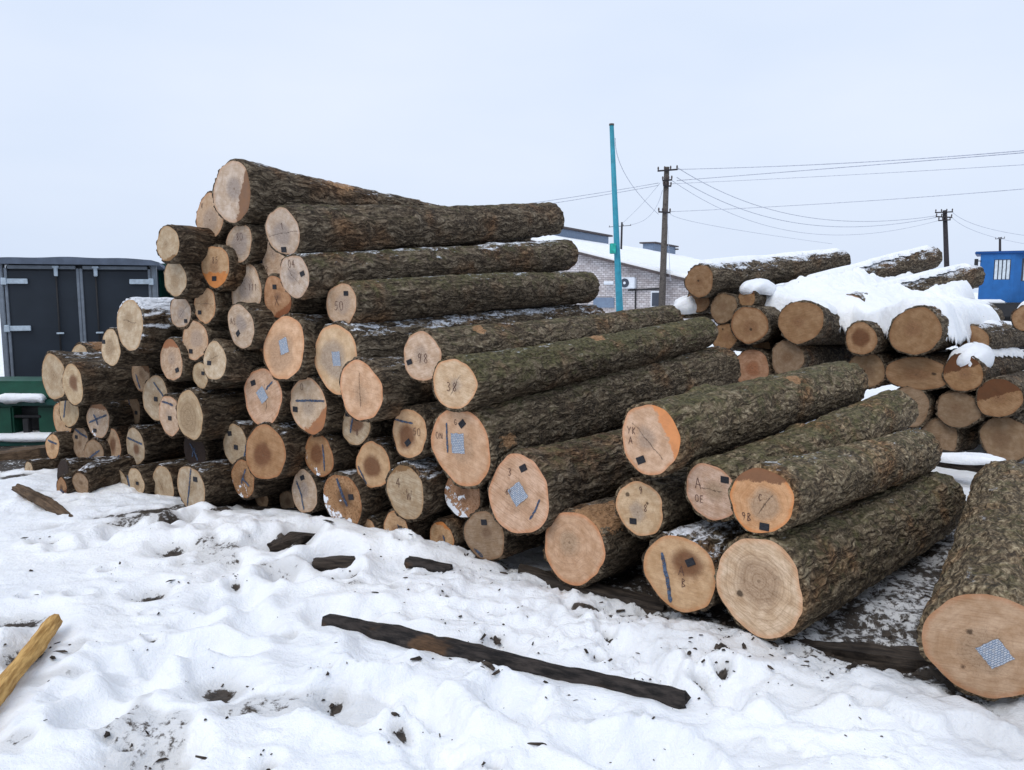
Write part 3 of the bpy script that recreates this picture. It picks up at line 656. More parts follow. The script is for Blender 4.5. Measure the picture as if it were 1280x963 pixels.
# ---------------------------------------------------------------- logs
TONE = {  # sapwood, heart, inner-bark rim, stain
 'fresh': ((213,178,149),(188,156,128),(190,112,58),(190,118,60)),
 'fresh2': ((196,164,132),(174,148,122),(160,92,46),(150,90,46)),
 'freshpale': ((210,186,158),(180,163,146),(196,126,74),(160,104,66)),
 'pink': ((206,181,158),(180,160,143),(176,118,76),(150,98,66)),
 'pinkfresh': ((212,182,160),(180,158,140),(196,122,70),(216,142,88)),
 'pinkdark': ((182,144,114),(136,102,80),(150,90,54),(130,76,46)),
 'cream': ((192,174,148),(166,144,116),(160,116,70),(126,94,60)),
 'grey': ((196,178,160),(162,150,142),(170,122,82),(120,84,58)),
 'amber': ((168,134,102),(98,74,56),(150,84,44),(96,52,28)),
 'amberpale': ((198,168,136),(162,128,98),(178,108,58),(192,120,62)),
 'orange': ((208,162,120),(182,164,148),(206,120,56),(120,84,62)),
 'dull': ((158,136,112),(122,98,78),(120,82,52),(96,66,42)),
 'dark': ((52,42,38),(40,32,30),(40,30,26),(30,24,22)),
 'tan': ((166,134,102),(148,112,82),(120,78,48),(92,56,34)),
 'greytan': ((148,126,102),(132,106,82),(110,80,56),(90,62,42)),
 'tanpink': ((172,136,110),(164,112,82),(130,86,58),(96,60,40)),
}
HC = {'brown': (112,72,48), 'greyh': (184,158,132)}
CH = {'0': [[(.2,.1),(.05,.5),(.2,.9),(.5,1),(.8,.85),(.9,.5),(.75,.1),(.45,0),(.2,.1)]], '1': [[(.2,.75),(.5,1),(.5,0)]],
 '3': [[(.1,.9),(.5,1),(.8,.8),(.4,.52),(.85,.3),(.5,0),(.1,.1)]], '4': [[(.7,0),(.65,1),(.1,.35),(.95,.4)]],
 '5': [[(.85,1),(.3,.95),(.2,.55),(.7,.6),(.8,.25),(.4,0),(.1,.1)]], '6': [[(.8,.95),(.3,.6),(.15,.2),(.5,0),(.8,.2),(.6,.5),(.2,.35)]],
 '8': [[(.5,.52),(.2,.75),(.5,1),(.8,.75),(.2,.25),(.5,0),(.85,.25),(.5,.52)]], '9': [[(.8,.7),(.4,.5),(.2,.8),(.5,1),(.8,.7),(.6,0)]],
 'A': [[(0,0),(.45,1),(.95,0)],[(.15,.4),(.9,.35)]], 'B': [[(.15,0),(.15,1),(.7,.85),(.2,.52),(.85,.25),(.15,0)]],
 'C': [[(.85,.85),(.4,1),(.1,.5),(.4,0),(.85,.15)]], 'E': [[(.85,1),(.15,.95),(.15,.5),(.7,.5)],[(.15,.5),(.15,.02),(.9,0)]],
 'G': [[(.85,.85),(.4,1),(.1,.5),(.4,0),(.85,.2),(.85,.45),(.5,.45)]], 'K': [[(.15,0),(.15,1)],[(.8,1),(.2,.45),(.85,0)]],
 'N': [[(.1,0),(.1,1),(.85,0),(.85,1)]], 'S': [[(.85,.85),(.5,1),(.2,.75),(.75,.35),(.5,0),(.1,.12)]],
 'V': [[(0,1),(.45,0),(.95,1)]], 'W': [[(0,1),(.25,0),(.5,.7),(.75,0),(1,1)]], 'X': [[(0,0),(1,1)],[(0,1),(1,0)]], 'Y': [[(0,1),(.5,.5),(1,1)],[(.5,.5),(.4,0)]]}
def ribbon(pl, wd, z, rs, jag=.12):
    """flat painted line with an uneven edge; pl in metres on the face"""
    pl = np.array(pl, float)
    seg = np.linalg.norm(np.diff(pl, axis=0), axis=1); L_ = np.concatenate([[0], np.cumsum(seg)])
    n = max(3, int(L_[-1] / (wd * .8)) + 2)
    tt = np.linspace(0, L_[-1], n)
    P = np.stack([np.interp(tt, L_, pl[:, 0]), np.interp(tt, L_, pl[:, 1])], 1)
    d = np.gradient(P, axis=0); d /= np.linalg.norm(d, axis=1)[:, None] + 1e-9
    nr = np.stack([-d[:, 1], d[:, 0]], 1)
    wa = wd / 2 * (1 + jag * 2 * rs.uniform(-1, 1, n)); wb = wd / 2 * (1 + jag * 2 * rs.uniform(-1, 1, n))
    wa[[0, -1]] *= .6; wb[[0, -1]] *= .6
    a = P + nr * wa[:, None]; b = P - nr * wb[:, None]
    vs = [(p[0], p[1], z) for p in a] + [(p[0], p[1], z) for p in b]
    return vs, [(i, i + 1, n + i + 1, n + i) for i in range(n - 1)]
TAG_ME = MB().box((0, 0, 0), (.050, .037, .003)).mesh('tag', M_TAG, bevel=.0012)
def log_frame(N, Fa):
    Z = Vector(Fa - N); L = Z.length; Z.normalize()
    Y = Vector((0, 0, 1)); Y = (Y - Z * Y.dot(Z)).normalized(); X = Y.cross(Z)
    M = Matrix((X, Y, Z)).transposed().to_4x4(); M.translation = Vector(N)
    return M, L
def make_log(row, N, Fa, rn, rf, seed, nseg, nlen, group):
    cx, cy, a, b, off, tone, lab, o = row
    rs = np.random.RandomState(seed)
    M, L = log_frame(N, Fa)
    top = empty('log', (0, 0, 0), lab, 'log', group); top.matrix_basis = M
    ovx = (a / b if a > b * 1.2 else 1.0); ovx = math.sqrt(ovx) if ovx > 1 else 1.0
    phi = np.linspace(0, 2 * np.pi, nseg, endpoint=False)
    s = np.linspace(0, 1, nlen); s = np.concatenate([[0, .004, .012], s[1:-1] * .985 + .012, [.998, 1]])
    PH, SS = np.meshgrid(phi, s)
    zz = SS * L
    lob = .035 * np.sin(phi * 2 + rs.uniform(0, 6.3)) + .028 * np.sin(phi * 3 + rs.uniform(0, 6.3)) + .016 * np.sin(phi * 5 + rs.uniform(0, 6.3)) + .008 * np.sin(phi * 9 + rs.uniform(0, 6.3))
    flare = rs.uniform(0, .09) * np.exp(-SS * L / .35)
    u8 = PH / (2 * np.pi)
    base = (rn + (rf - rn) * SS) * (1 + lob[None, :] * (1 - .4 * SS) + flare + .035 * vnoise(u8 * 5, zz * 1.7, seed, 5))
    bumpk = rs.uniform(.1, .9, 2) * L; bph = rs.uniform(0, 6.3, 2)     # branch scars swell the trunk
    for bz, bp in zip(bumpk, bph):
        base = base + .034 * np.exp(-((zz - bz) / .08)**2) * np.exp(2.5 * (np.cos(PH - bp) - 1) * 2)
    K = max(12, int(2 * math.pi * rn / .045))
    warp = .9 * vnoise(u8 * (K // 3), zz * 5, seed + 5, K // 3)
    n1 = vnoise(u8 * K + warp, zz * 5.5 + .8 * vnoise(u8 * K / 2, zz * 9, seed + 7, max(1, K // 2)), seed + 1, K)
    n2 = vnoise(u8 * K * 2, zz * 15, seed + 2, K * 2)
    bark = (1 - np.abs(n1) * 2.0) * .008 + n2 * .0045
    bark = bark * np.clip(rn / .18, .6, 1.2)
    R = base + bark
    bt = .012 + .006 * rs.rand()
    RF0 = base[0] - bt + .003 * vnoise(u8[0] * K, 0 * u8[0] + .3, seed + 3, K)
    RF1 = base[-1] - bt
    bend = rs.uniform(-.045, .045, 2) * L / 3
    bx = bend[0] * np.sin(np.pi * SS); by = bend[1] * np.sin(np.pi * SS) * .6
    tilt = rs.uniform(-.05, .05, 2)
    R[0] -= .004
    Xc = np.cos(PH) * R * ovx; Yc = np.sin(PH) * R / (ovx if ovx > 1 else 1)
    Zc = zz + (tilt[0] * Xc + tilt[1] * Yc) * np.clip(1 - SS * 5, 0, 1) + np.abs(n2) * .014 * (SS < .003)
    V = np.stack([Xc + bx, Yc + by, Zc], -1)
    fx, fy = np.cos(phi) * RF0 * ovx, np.sin(phi) * RF0 / ovx
    in0 = np.stack([fx, fy, tilt[0] * fx + tilt[1] * fy], -1)
    gx_, gy_ = np.cos(phi) * RF1 * ovx, np.sin(phi) * RF1 / ovx
    in1 = np.stack([gx_, gy_, np.full(nseg, L)], -1)
    allv = np.concatenate([in0[None], V, in1[None]], 0)
    nr = len(allv); id_ = np.arange(nr * nseg).reshape(nr, nseg)
    q = np.stack([id_[:-1], np.roll(id_, -1, 1)[:-1], np.roll(id_, -1, 1)[1:], id_[1:]], -1).reshape(-1, 4)
    mb = link('bark', mesh_np('bark', allv.reshape(-1, 3), q, M_BARK), top)
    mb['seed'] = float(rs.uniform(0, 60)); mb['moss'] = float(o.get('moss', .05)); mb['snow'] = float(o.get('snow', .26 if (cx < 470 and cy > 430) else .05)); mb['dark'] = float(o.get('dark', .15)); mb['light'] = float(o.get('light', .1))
    if 'wound' in o:
        wz, wp, wr = o['wound']; ws_ = wz / L
        rr = rn + (rf - rn) * ws_
        mb['wound'] = [-math.cos(wp) * rr, math.sin(wp) * rr, wz]; mb['woundr'] = wr
    else:
        mb['wound'] = [0.0, 0.0, -9.0]; mb['woundr'] = .01
    sap, heart, rim, stn = [lin(*c) for c in TONE[tone]]
    jit = rs.uniform(.86, 1.08); hue = rs.uniform(-.06, .06); sap = (min(.9, sap[0] * jit), sap[1] * jit * (1 + hue * .5), sap[2] * jit * (1 + hue * 1.6))
    if 'hc' in o: heart = lin(*HC[o['hc']])
    aa = rn * ovx
    def seen(px, py):
        return np.clip((px - cx) / a, -1, 1), np.clip(-(py - cy) / b, -1, 1)
    def fpt(px, py):
        sx, sy = seen(px, py)
        q_ = math.hypot(sx, sy); k_ = min(1, .93 / max(q_, .01))
        return np.array([-sx * k_ * rn * ovx * .97, sy * k_ * rn / ovx * .97])
    for end in (0, 1):
        fr = np.array([.12, .3, .5, .7, .86, 1.0] if end == 0 else [.5, 1.0])
        rf_ = RF0 if end == 0 else RF1
        zb = -.0006 if end == 0 else L + .0006
        PHf, FR = np.meshgrid(phi, fr)
        x_ = np.cos(PHf) * rf_ * FR * ovx; y_f = np.sin(PHf) * rf_ * FR / ovx
        z_ = (tilt[0] * x_ + tilt[1] * y_f if end == 0 else 0 * x_) + zb + (.0015 * vnoise(x_ * 40, y_f * 25, seed + 8) * (FR < .99) if end == 0 else 0)
        vv = np.concatenate([[[0, 0, zb]], np.stack([x_, y_f, z_], -1).reshape(-1, 3)])
        idf = 1 + np.arange(len(fr) * nseg).reshape(len(fr), nseg); rl = np.roll(idf, -1, 1)
        if end == 0:
            qq = np.stack([idf[:-1], idf[1:], rl[1:], rl[:-1]], -1).reshape(-1, 4); tt = np.stack([np.zeros(nseg, int), idf[0], rl[0]], -1)[:, [0, 2, 1]]
            qq = qq[:, ::-1]
        else:
            qq = np.stack([idf[:-1], idf[1:], rl[1:], rl[:-1]], -1).reshape(-1, 4); tt = np.stack([np.zeros(nseg, int), idf[0], rl[0]], -1)
        me = mesh_np('cut_face', vv, qq, M_FACE, T=tt)
        uvv = np.concatenate([[[0, 0]], np.stack([-np.cos(PHf) * FR, np.sin(PHf) * FR], -1).reshape(-1, 2)]).astype(np.float32)
        li = np.zeros(len(me.loops), np.int32); me.loops.foreach_get('vertex_index', li)
        me.uv_layers.new(name='UVMap').data.foreach_set('uv', uvv[li].ravel())
        f = link('cut_face', me, top)
        f['seed'] = float(rs.uniform(0, 40)); f['sap'] = sap; f['hcol'] = heart; f['rimc'] = rim; f['stainc'] = stn
        f['hr'] = float(o.get('heart', rs.uniform(.25, .5))) * (.85); f['rings'] = float(o.get('rings', rs.uniform(.05, .3))); f['rimo'] = float(o.get('rimo', rs.uniform(.0, .3)))
        ho = o.get('ho', tuple(rs.uniform(-.16, .16, 2))); f['ho'] = [float(ho[0]), float(ho[1]), 0.0]
        sa = rs.uniform(-.6, .6); f['sawdir'] = [math.cos(sa), math.sin(sa), 0.0]
        st = o.get('stain') if end == 0 else None
        f['stain'] = [math.cos(math.radians(st[0])), math.sin(math.radians(st[0])), float(st[1])] if st else [1.0, 0.0, 5.0]
        ck = o.get('crack') if end == 0 else None
        f['crack'] = [math.cos(math.radians(ck[0])), math.sin(math.radians(ck[0])), float(ck[1])] if ck else [1.0, 0.0, -1.0]
        for nm in ('knot', 'red'):
            kk = o.get(nm) if end == 0 else None
            f[nm] = [*map(float, seen(*kk)), .09] if kk else [0.0, 0.0, 0.0]
        f['hole'] = [-.55, .42, .10] if 'holes' in o and end == 0 else ([-.28, .22, .07] if 'chips' in o and end == 0 else [0.0, 0.0, 0.0])
        f['hole2'] = [.3, .25, .07] if 'holes' in o and end == 0 else ([-.35, -.5, .05] if 'chips' in o and end == 0 else [0.0, 0.0, 0.0])
        f['saw'] = float(rs.uniform(.2, .75)); f['sf'] = float(o.get('sf', 0)) if end == 0 else 0.0; f['rs'] = float(o.get('rs', 0)) if end == 0 else 0.0
    zat = lambda p, dz: tilt[0] * p[0] + tilt[1] * p[1] - dz
    for (tx, ty, rot) in o.get('tag', []):
        p = fpt(tx, ty); q_ = math.hypot(*p); p = p * min(1, (rn * .93 - .03) / max(q_, .01)); tg = link('tag', TAG_ME, top)
        tg.location = (p[0], p[1], zat(p, .0035)); tg.rotation_euler = (0, 0, math.radians(-rot))
        sc_ = np.clip(rn / .17, .75, 1.05); tg.scale = (sc_, sc_, 1)
    for bl in o.get('blue', []):
        p0, p1 = fpt(*bl[0]), fpt(*bl[1]); wpx = bl[2] if len(bl) > 2 else 2.6
        midp = (p0 + p1) / 2 + rs.uniform(-.006, .006, 2)
        wd = max(.011, wpx / b * rn)
        vs, fs = ribbon([p0, midp, p1], wd, 0, rs, .16)
        vs = [(v[0], v[1], zat(v, .0035)) for v in vs]
        MB().add(vs, fs).build('paint_stroke', M_BLUE, top)
    if 'stamp' in o:
        sx, sy, sz, rot = o['stamp']; p = fpt(sx, sy); hw = sz / b * rn * .5; hh = hw * (1.0 if sz > 22 else 1.25)
        ca, sa = math.cos(math.radians(-rot)), math.sin(math.radians(-rot))
        g_ = np.linspace(-1, 1, 9); vs = []; uvs = []
        for j in g_:
            for i_ in g_:
                e = 1 + .05 * rs.uniform(-1, 1) * (max(abs(i_), abs(j)) > .99)
                x0, y0 = i_ * hw * e, j * hh * e
                q0 = (p[0] + x0 * ca - y0 * sa, p[1] + x0 * sa + y0 * ca)
                vs.append((q0[0], q0[1], zat(q0, .003))); uvs.append((i_ * .5 + .5, j * .5 + .5))
        fs = [(r_ * 9 + c_, (r_ + 1) * 9 + c_, (r_ + 1) * 9 + c_ + 1, r_ * 9 + c_ + 1) for r_ in range(8) for c_ in range(8)]
        me = bpy.data.meshes.new('stamp_mark'); me.from_pydata(vs, [], fs); me.materials.append(M_STAMP)
        ul = me.uv_layers.new(name='UVMap')
        for lp in me.loops: ul.data[lp.index].uv = uvs[lp.vertex_index]
        link('stamp_mark', me, top)
    if o.get('txt'):
        mbx = MB()
        for (txt, tx, ty, sz) in o['txt']:
            p = fpt(tx, ty); h_ = sz / b * rn; w_ = h_ * .62
            for k, ch in enumerate(txt):
                x0 = (k - len(txt) / 2) * w_ * 1.25
                for pl in CH[ch]:
                    pts = [(p[0] - (x0 + q_[0] * w_ + rs.uniform(-.04, .04) * w_), p[1] + (q_[1] - .5) * h_) for q_ in pl]
                    vs, fs = ribbon(pts, max(.0040, h_ * .045), 0, rs, .2)
                    mbx.add([(v[0], v[1], zat(v, .003)) for v in vs], fs)
        mbx.build('handwriting', M_PENCIL, top)
    return top
N_, F_, rn_, rf_, _, _, _ = LA
for i, row in enumerate(A):
    big = row[0] > 500 or row[1] < 300 or 'far' in row[7] or i == 13
    near_ = row[0] > 540
    ns, nl = (144, 190) if near_ else ((104, 130) if big else (64, 50))
    make_log(row, N_[i], F_[i], rn_[i], rf_[i], 100 + i, ns, nl, 'sawn logs in the big pile')
NB, FB, rnB, rfB, _, _, _ = LB
for i, row in enumerate(B):
    make_log(row, NB[i], FB[i], rnB[i], rfB[i], 300 + i, 72, 80, 'older logs in the snow-covered pile behind')

# ---------------------------------------------------------------- snow lying on the rear pile
def blur(Z, sg):
    k = np.arange(-int(3 * sg), int(3 * sg) + 1); w_ = np.exp(-k**2 / (2 * sg * sg)); w_ /= w_.sum()
    P_ = np.pad(Z, len(k) // 2, mode='edge')
    P_ = np.apply_along_axis(lambda r: np.convolve(r, w_, 'valid'), 0, P_)
    return np.apply_along_axis(lambda r: np.convolve(r, w_, 'valid'), 1, P_)
TH = math.radians(42); UD = np.array([math.cos(TH), -math.sin(TH)]); VD = np.array([math.sin(TH), math.cos(TH)])
ST = .02
o0 = np.array([3.4, 8.1])
us = np.arange(-3.0, 3.2, ST); vs_ = np.arange(-.7, 4.6, ST)
UU, VV = np.meshgrid(us, vs_)
ZT = np.zeros_like(UU); FRONT = np.full(len(us), 9.0); LID = np.full(UU.shape, -1)
for i in range(len(B)):
    n2_, f2_ = NB[i][:2] - o0, FB[i][:2] - o0
    un, vn = n2_ @ UD, n2_ @ VD; uf, vf = f2_ @ UD, f2_ @ VD
    t_ = (VV - vn) / (vf - vn)
    ok = (t_ >= 0) & (t_ <= 1)
    uc = un + (uf - un) * t_; zc = NB[i][2] + (FB[i][2] - NB[i][2]) * t_; r_ = rnB[i] + (rfB[i] - rnB[i]) * t_
    dd_ = np.abs(UU - uc)
    zt = np.where(ok & (dd_ < r_ * .93), zc + np.sqrt(np.maximum(r_**2 - dd_**2, 0)), 0)
    LID = np.where(zt > ZT, i, LID); ZT = np.maximum(ZT, zt)
XX = o0[0] + UU * UD[0] + VV * VD[0]; YY = o0[1] + UU * UD[1] + VV * VD[1]
def mxf(Z, k):
    o_ = Z.copy()
    for ax in (0, 1):
        src = o_.copy()
        for s_ in range(-k, k + 1): o_ = np.maximum(o_, np.roll(src, s_, ax))
    return o_
EN = blur(mxf(np.maximum(np.where((LID == 0), 1.5, ZT), 1.25), 6), 9)
nzm = fbm(UU * 2.6, VV * 2.6, 61, 4); nzs = fbm(UU * 9, VV * 9, 66, 3) + .35 * vnoise(UU * 21, VV * 21, 69)
vf = np.interp(UU, [-1.55, -1.3, -1.0, -.62, -.45, -.22, .02, .35, .63, .9, 1.08], [.5, .32, .22, .20, .52, .66, .34, .22, .16, .18, .4])
W = lambda x, w: sstep(-w, w, x)
MK = W(VV - vf - .05 + .05 * nzm + .02 * nzs, .10) * W(UU + 1.12 + .08 * nzm - .02 * np.clip(VV - .6, 0, 2), .06) * W(.86 - UU + .08 * nzm, .13) * W(3.3 - VV + .3 * nzm, .12)
u22 = -.33 + (.24 + .33) * (VV - .91) / (3.86 - .91); u23 = -1.05 + (.64) * (VV - 1.07) / (4.41 - 1.07)
for uc, v0, wd in ((u22, 2.05, .20), (u23, 2.5, .20)):                       # bark tips swept bare
    MK = MK * (1 - W(VV - v0 + .22 * nzm, .12) * W(wd - np.abs(UU - uc), .05))
MK = MK * (1 - W(VV - 2.7 + .2 * nzm, .15) * W(UU - .45, .1))
th_ = .055 + .04 * fbm(UU * 1.1, VV * 1.1, 51, 3) + .018 * nzs + .07 * np.exp(-((UU - .55) / .45)**2 - ((VV - .5) / .6)**2)
zs = EN + th_ + .012 * vnoise(UU * 15, VV * 15, 70) - .36 * (1 - MK)**1.2
nv, nu = UU.shape
idg = np.arange(nv * nu).reshape(nv, nu)
keep = MK > .34; kc = keep[:-1, :-1] | keep[1:, :-1] | keep[:-1, 1:] | keep[1:, 1:]
qs = np.stack([idg[:-1, :-1], idg[:-1, 1:], idg[1:, 1:], idg[1:, :-1]], -1)[kc]
used, inv = np.unique(qs.ravel(), return_inverse=True)
SV = np.stack([XX, YY, zs], -1).reshape(-1, 3)[used]
qs = inv.reshape(-1, 4)
SV2 = SV.copy(); SV2[:, 2] -= .05
ed = {}
for a_, b_ in np.concatenate([qs[:, [0, 1]], qs[:, [1, 2]], qs[:, [2, 3]], qs[:, [3, 0]]]):
    k_ = (min(a_, b_), max(a_, b_)); ed.setdefault(k_, []).append((a_, b_))
rimq = [(b_, a_, a_ + len(SV), b_ + len(SV)) for l_ in ed.values() if len(l_) == 1 for a_, b_ in l_]
allq = np.concatenate([qs, qs[:, ::-1] + len(SV), np.array(rimq).reshape(-1, 4)])
link('snow', mesh_np('snow', np.concatenate([SV, SV2]), allq, M_SNOW), kind='stuff', label='thick white snow blanket lying over the rear log pile')
def snow_cap(N, Fa, r0, r1, s0, s1, half, th, seed, label, lean=0.0):
    """snow lying along the top of a log, ragged edge, thinning to nothing at its sides"""
    M, L = log_frame(N, Fa); ns, na = max(24, int((s1 - s0) * L / .025)), 26
    s = np.linspace(s0, s1, ns); a = np.linspace(-1, 1, na); S_, A_ = np.meshgrid(s, a, indexing='ij')
    rg = 1 + .45 * fbm(S_ * L * 3.0, A_ * 1.0, seed, 3) + .25 * vnoise(S_ * L * 16, A_ * 2, seed + 4)
    ends = sstep(0, .06, (S_ - s0) * L / .6) * sstep(0, .10, (s1 - S_) * L / .8)
    hw = half * np.clip(rg, .2, 1.8); ang = lean + A_ * hw
    prof = np.clip(1 - np.abs(A_)**2.2, 0, 1)
    t_ = th * prof * ends * (1 + .3 * fbm(S_ * L * 2, A_, seed + 9, 2)) - .012 * (1 - prof * ends)
    R_ = (r0 + (r1 - r0) * S_) + t_ + .006
    V_ = np.stack([np.sin(ang) * R_, np.cos(ang) * R_, S_ * L], -1).reshape(-1, 3)
    id_ = np.arange(ns * na).reshape(ns, na); q = np.stack([id_[:-1, :-1], id_[:-1, 1:], id_[1:, 1:], id_[1:, :-1]], -1).reshape(-1, 4)
    o = link('snow', mesh_np('snow', V_, q, M_SNOW), kind='stuff', label=label); o.matrix_basis = M
for i, s0, s1, hf, th, ln, lab in ((0, .03, .99, .62, .035, .1, 'thin snow strip along the highest left log of the rear pile'), (23, .1, .98, .55, .035, .2, 'thin snow on the rearmost bark tip'), (22, .1, .97, .6, .04, .3, 'thin snow on the bark tip by the blue cab'),
        (14, .0, .75, .8, .06, .2, 'snow strip along the brown-and-cream log'), (20, .03, .9, .9, .05, 0, 'snow on the log at the right edge under the blue cab'), (24, .2, .98, .8, .05, 0, 'snow on the log behind the thickest rear log'), (17, .35, .9, .5, .03, 0, 'snow dust on the jagged-wedge log'), (6, .12, .5, .55, .03, -.3, 'snow edge on the plain round tan log'), (11, .06, .9, .75, .05, .1, 'snow edge on the thickest rear log')):
    snow_cap(NB[i], FB[i], rnB[i], rfB[i], s0, s1, hf, th, 400 + i, lab, ln)

def snow_lump(c, rx, ry, rz, rot, seed, label):
    nu_, nv2 = 40, 16
    ph = np.linspace(0, 2 * np.pi, nu_, endpoint=False); el = np.linspace(-.5, np.pi / 2, nv2)
    P_, E_ = np.meshgrid(ph, el)
    d = 1 + .22 * fbm(np.cos(P_) * 1.6 + 3, np.sin(P_) * 1.6 + E_, seed, 3)
    x = np.cos(P_) * np.cos(E_) * d * rx; y = np.sin(P_) * np.cos(E_) * d * ry; z = np.where(E_ > 0, np.sin(E_)**.8 * 1.0, np.sin(E_)) * d * rz
    ca, sa = math.cos(rot), math.sin(rot)
    V_ = np.stack([c[0] + x * ca - y * sa, c[1] + x * sa + y * ca, c[2] + z], -1).reshape(-1, 3)
    id_ = np.arange(nv2 * nu_).reshape(nv2, nu_); rl = np.roll(id_, -1, 1)
    q = np.stack([id_[:-1], rl[:-1], rl[1:], id_[1:]], -1).reshape(-1, 4)
    return link('snow', mesh_np('snow', V_, q, M_SNOW), kind='stuff', label=label)
def on_log(i, t, lift):
    p = NB[i] + (FB[i] - NB[i]) * t; r = rnB[i] + (rfB[i] - rnB[i]) * t
    return (p[0], p[1], p[2] + r * .75 + lift)
AXR = math.pi / 2 - TH
snow_lump(on_log(14, .10, .0), .30, .17, .15, AXR, 3, 'little snow cap on the brown-and-cream log')
snow_lump(on_log(21, .10, .0), .42, .17, .14, AXR, 5, 'rounded snow hump at the left end of the rear pile')
snow_lump(on_log(3, .10, .02), .36, .16, .12, AXR, 9, 'snow hump over the small swallowed log')

# ---------------------------------------------------------------- loose timber in the foreground
M_CHAR = None
def charred():
    t = NT('charred_wood'); co = t.n('TexCoord').outputs['Object']
    st = t.scale(co, (.25, 1, 1)); n = t.noise(st, 30, 5, .7); n2 = t.noise(t.scale(co, (.6, 1, 1)), 4, 4)
    c = t.mix(t.ss(n, .35, .7), (.010, .009, .009), (.055, .045, .04))
    br = t.mix(t.ss(n, .3, .7), (.04, .025, .016), (.13, .075, .042))
    c = t.mix(t.ss(n2, .58, .66), c, br)
    t.bump(n, .8, .008); return t.fin(c, .8, .2)
def weathered(name, a, b, sc=28):
    t = NT(name); co = t.n('TexCoord').outputs['Object']
    n = t.noise(t.scale(co, (.12, 1, 1)), sc * 2, 5, .65); n2 = t.noise(co, 5, 4)
    c = t.mix(t.ss(n, .3, .7), a, b); c = t.mix(t.m_('MULTIPLY', t.ss(n2, .5, .7), .5), c, tuple(k * .5 for k in a))
    t.bump(n, .7, .006); return t.fin(c, .8, .2)
M_CHAR = charred(); M_DARKW = weathered('dark_timber', (.018, .014, .012), (.075, .058, .045)); M_YELW = weathered('peeled_wood', lin(150, 112, 62), lin(212, 172, 108))
M_BRW = weathered('brown_timber', (.05, .032, .02), (.16, .105, .065))
def timber(name, pts, wd, ht, mat, label, cat, seed, nseg=60, rag=.12, roll=0.0, group=None, rnd=False):
    """a plank or beam along pts (world), local X along its length"""
    pts = [Vector(p) for p in pts]; Lz = [0]
    for a_, b_ in zip(pts, pts[1:]): Lz.append(Lz[-1] + (b_ - a_).length)
    rs = np.random.RandomState(seed)
    prof = [(-.5, -.5), (-.18, -.53), (.2, -.5), (.5, -.47), (.53, 0), (.5, .46), (.2, .52), (-.2, .49), (-.5, .5), (-.52, 0)]
    if rnd: prof = [(.5 * math.cos(k * math.pi / 6), .5 * math.sin(k * math.pi / 6)) for k in range(12)]
    V_ = []; n = len(prof); Xax = (pts[-1] - pts[0]).normalized(); Zax = Vector((0, 0, 1)); Yax = Zax.cross(Xax).normalized(); Zax = Xax.cross(Yax)
    for k in range(nseg + 1):
        s_ = Lz[-1] * k / nseg
        j = max(0, min(len(pts) - 2, np.searchsorted(Lz, s_) - 1)); f_ = (s_ - Lz[j]) / (Lz[j + 1] - Lz[j])
        c = pts[j].lerp(pts[j + 1], f_)
        w_ = np.interp(k / nseg, np.linspace(0, 1, len(wd)), wd); h_ = np.interp(k / nseg, np.linspace(0, 1, len(ht)), ht)
        for q, (py, pz) in enumerate(prof):
            e = 1 + rag * float(vnoise(s_ * 6 + q * 7.1, q * 3.3, seed)) + rag * .5 * float(vnoise(s_ * 22 + q * 3, q * 5.1, seed + 2))
            yy, zz_ = py * w_ * e, pz * h_ * e
            yy, zz_ = yy * math.cos(roll) - zz_ * math.sin(roll), yy * math.sin(roll) + zz_ * math.cos(roll)
            xo = rs.uniform(-.02, .02) if k in (0, nseg) else 0
            V_.append(c + Yax * yy + Zax * zz_ + Xax * xo)
    fs = [(k * n + q, k * n + (q + 1) % n, (k + 1) * n + (q + 1) % n, (k + 1) * n + q) for k in range(nseg) for q in range(n)]
    fs += [tuple(range(n - 1, -1, -1)), tuple(nseg * n + q for q in range(n))]
    M = Matrix((Xax, Yax, Zax)).transposed().to_4x4(); M.translation = pts[0]; Mi = M.inverted()
    me = bpy.data.meshes.new(name); me.from_pydata([tuple(Mi @ v) for v in V_], [], fs); me.materials.append(mat); me.update()
    o = link(name, me); o.matrix_basis = M
    return tag(o, label, cat, group)
def gp(px, py, dz=0.0):
    p = ground_pt(px, py, .03)
    return (p[0], p[1], float(ground_h(p[0], p[1])) + dz)
def fl(px, py, z):
    p = ground_pt(px, py, .03); return (p[0], p[1], z)
timber('charred_plank', [fl(408, 776, .035), fl(500, 796, .03), fl(575, 813, .022), fl(700, 841, .028), fl(800, 863, .03), fl(857, 876, .03)], [.045, .09, .10, .068, .055, .06], [.05, .065, .065, .055, .05, .055], M_CHAR, 'long charred black plank lying in the foreground snow', 'plank', 5, 110, .2)
timber('peeled_pole', [fl(-60, 955, .055), fl(0, 872, .06), fl(68, 790, .075)], [.075, .08, .078], [.075, .08, .078], M_YELW, 'yellow peeled wooden pole lying at the lower left corner', 'pole', 6, 70, .16, rnd=True)
timber('branch_stub', [gp(22, 632, .06), gp(52, 640, .05), gp(90, 652, -.02)], [.08, .10, .05], [.07, .08, .05], M_BRW, 'short brown branch stub sticking out of the snow at left', 'branch', 7, 30, .25, rnd=True)
timber('plank_stub', [gp(510, 714, .025), gp(562, 724, .0)], [.075, .07], [.05, .045], M_CHAR, 'short dark plank end in the snow below the buried bottom logs', 'plank', 8, 20, .2)
timber('buried_log_end', [fl(394, 712, .055), fl(425, 708, .045), fl(480, 705, .01)], [.10, .12, .12], [.09, .10, .10], M_DARKW, 'dark log end under a long snow hump before the pile', 'log', 9, 30, .12, rnd=True)
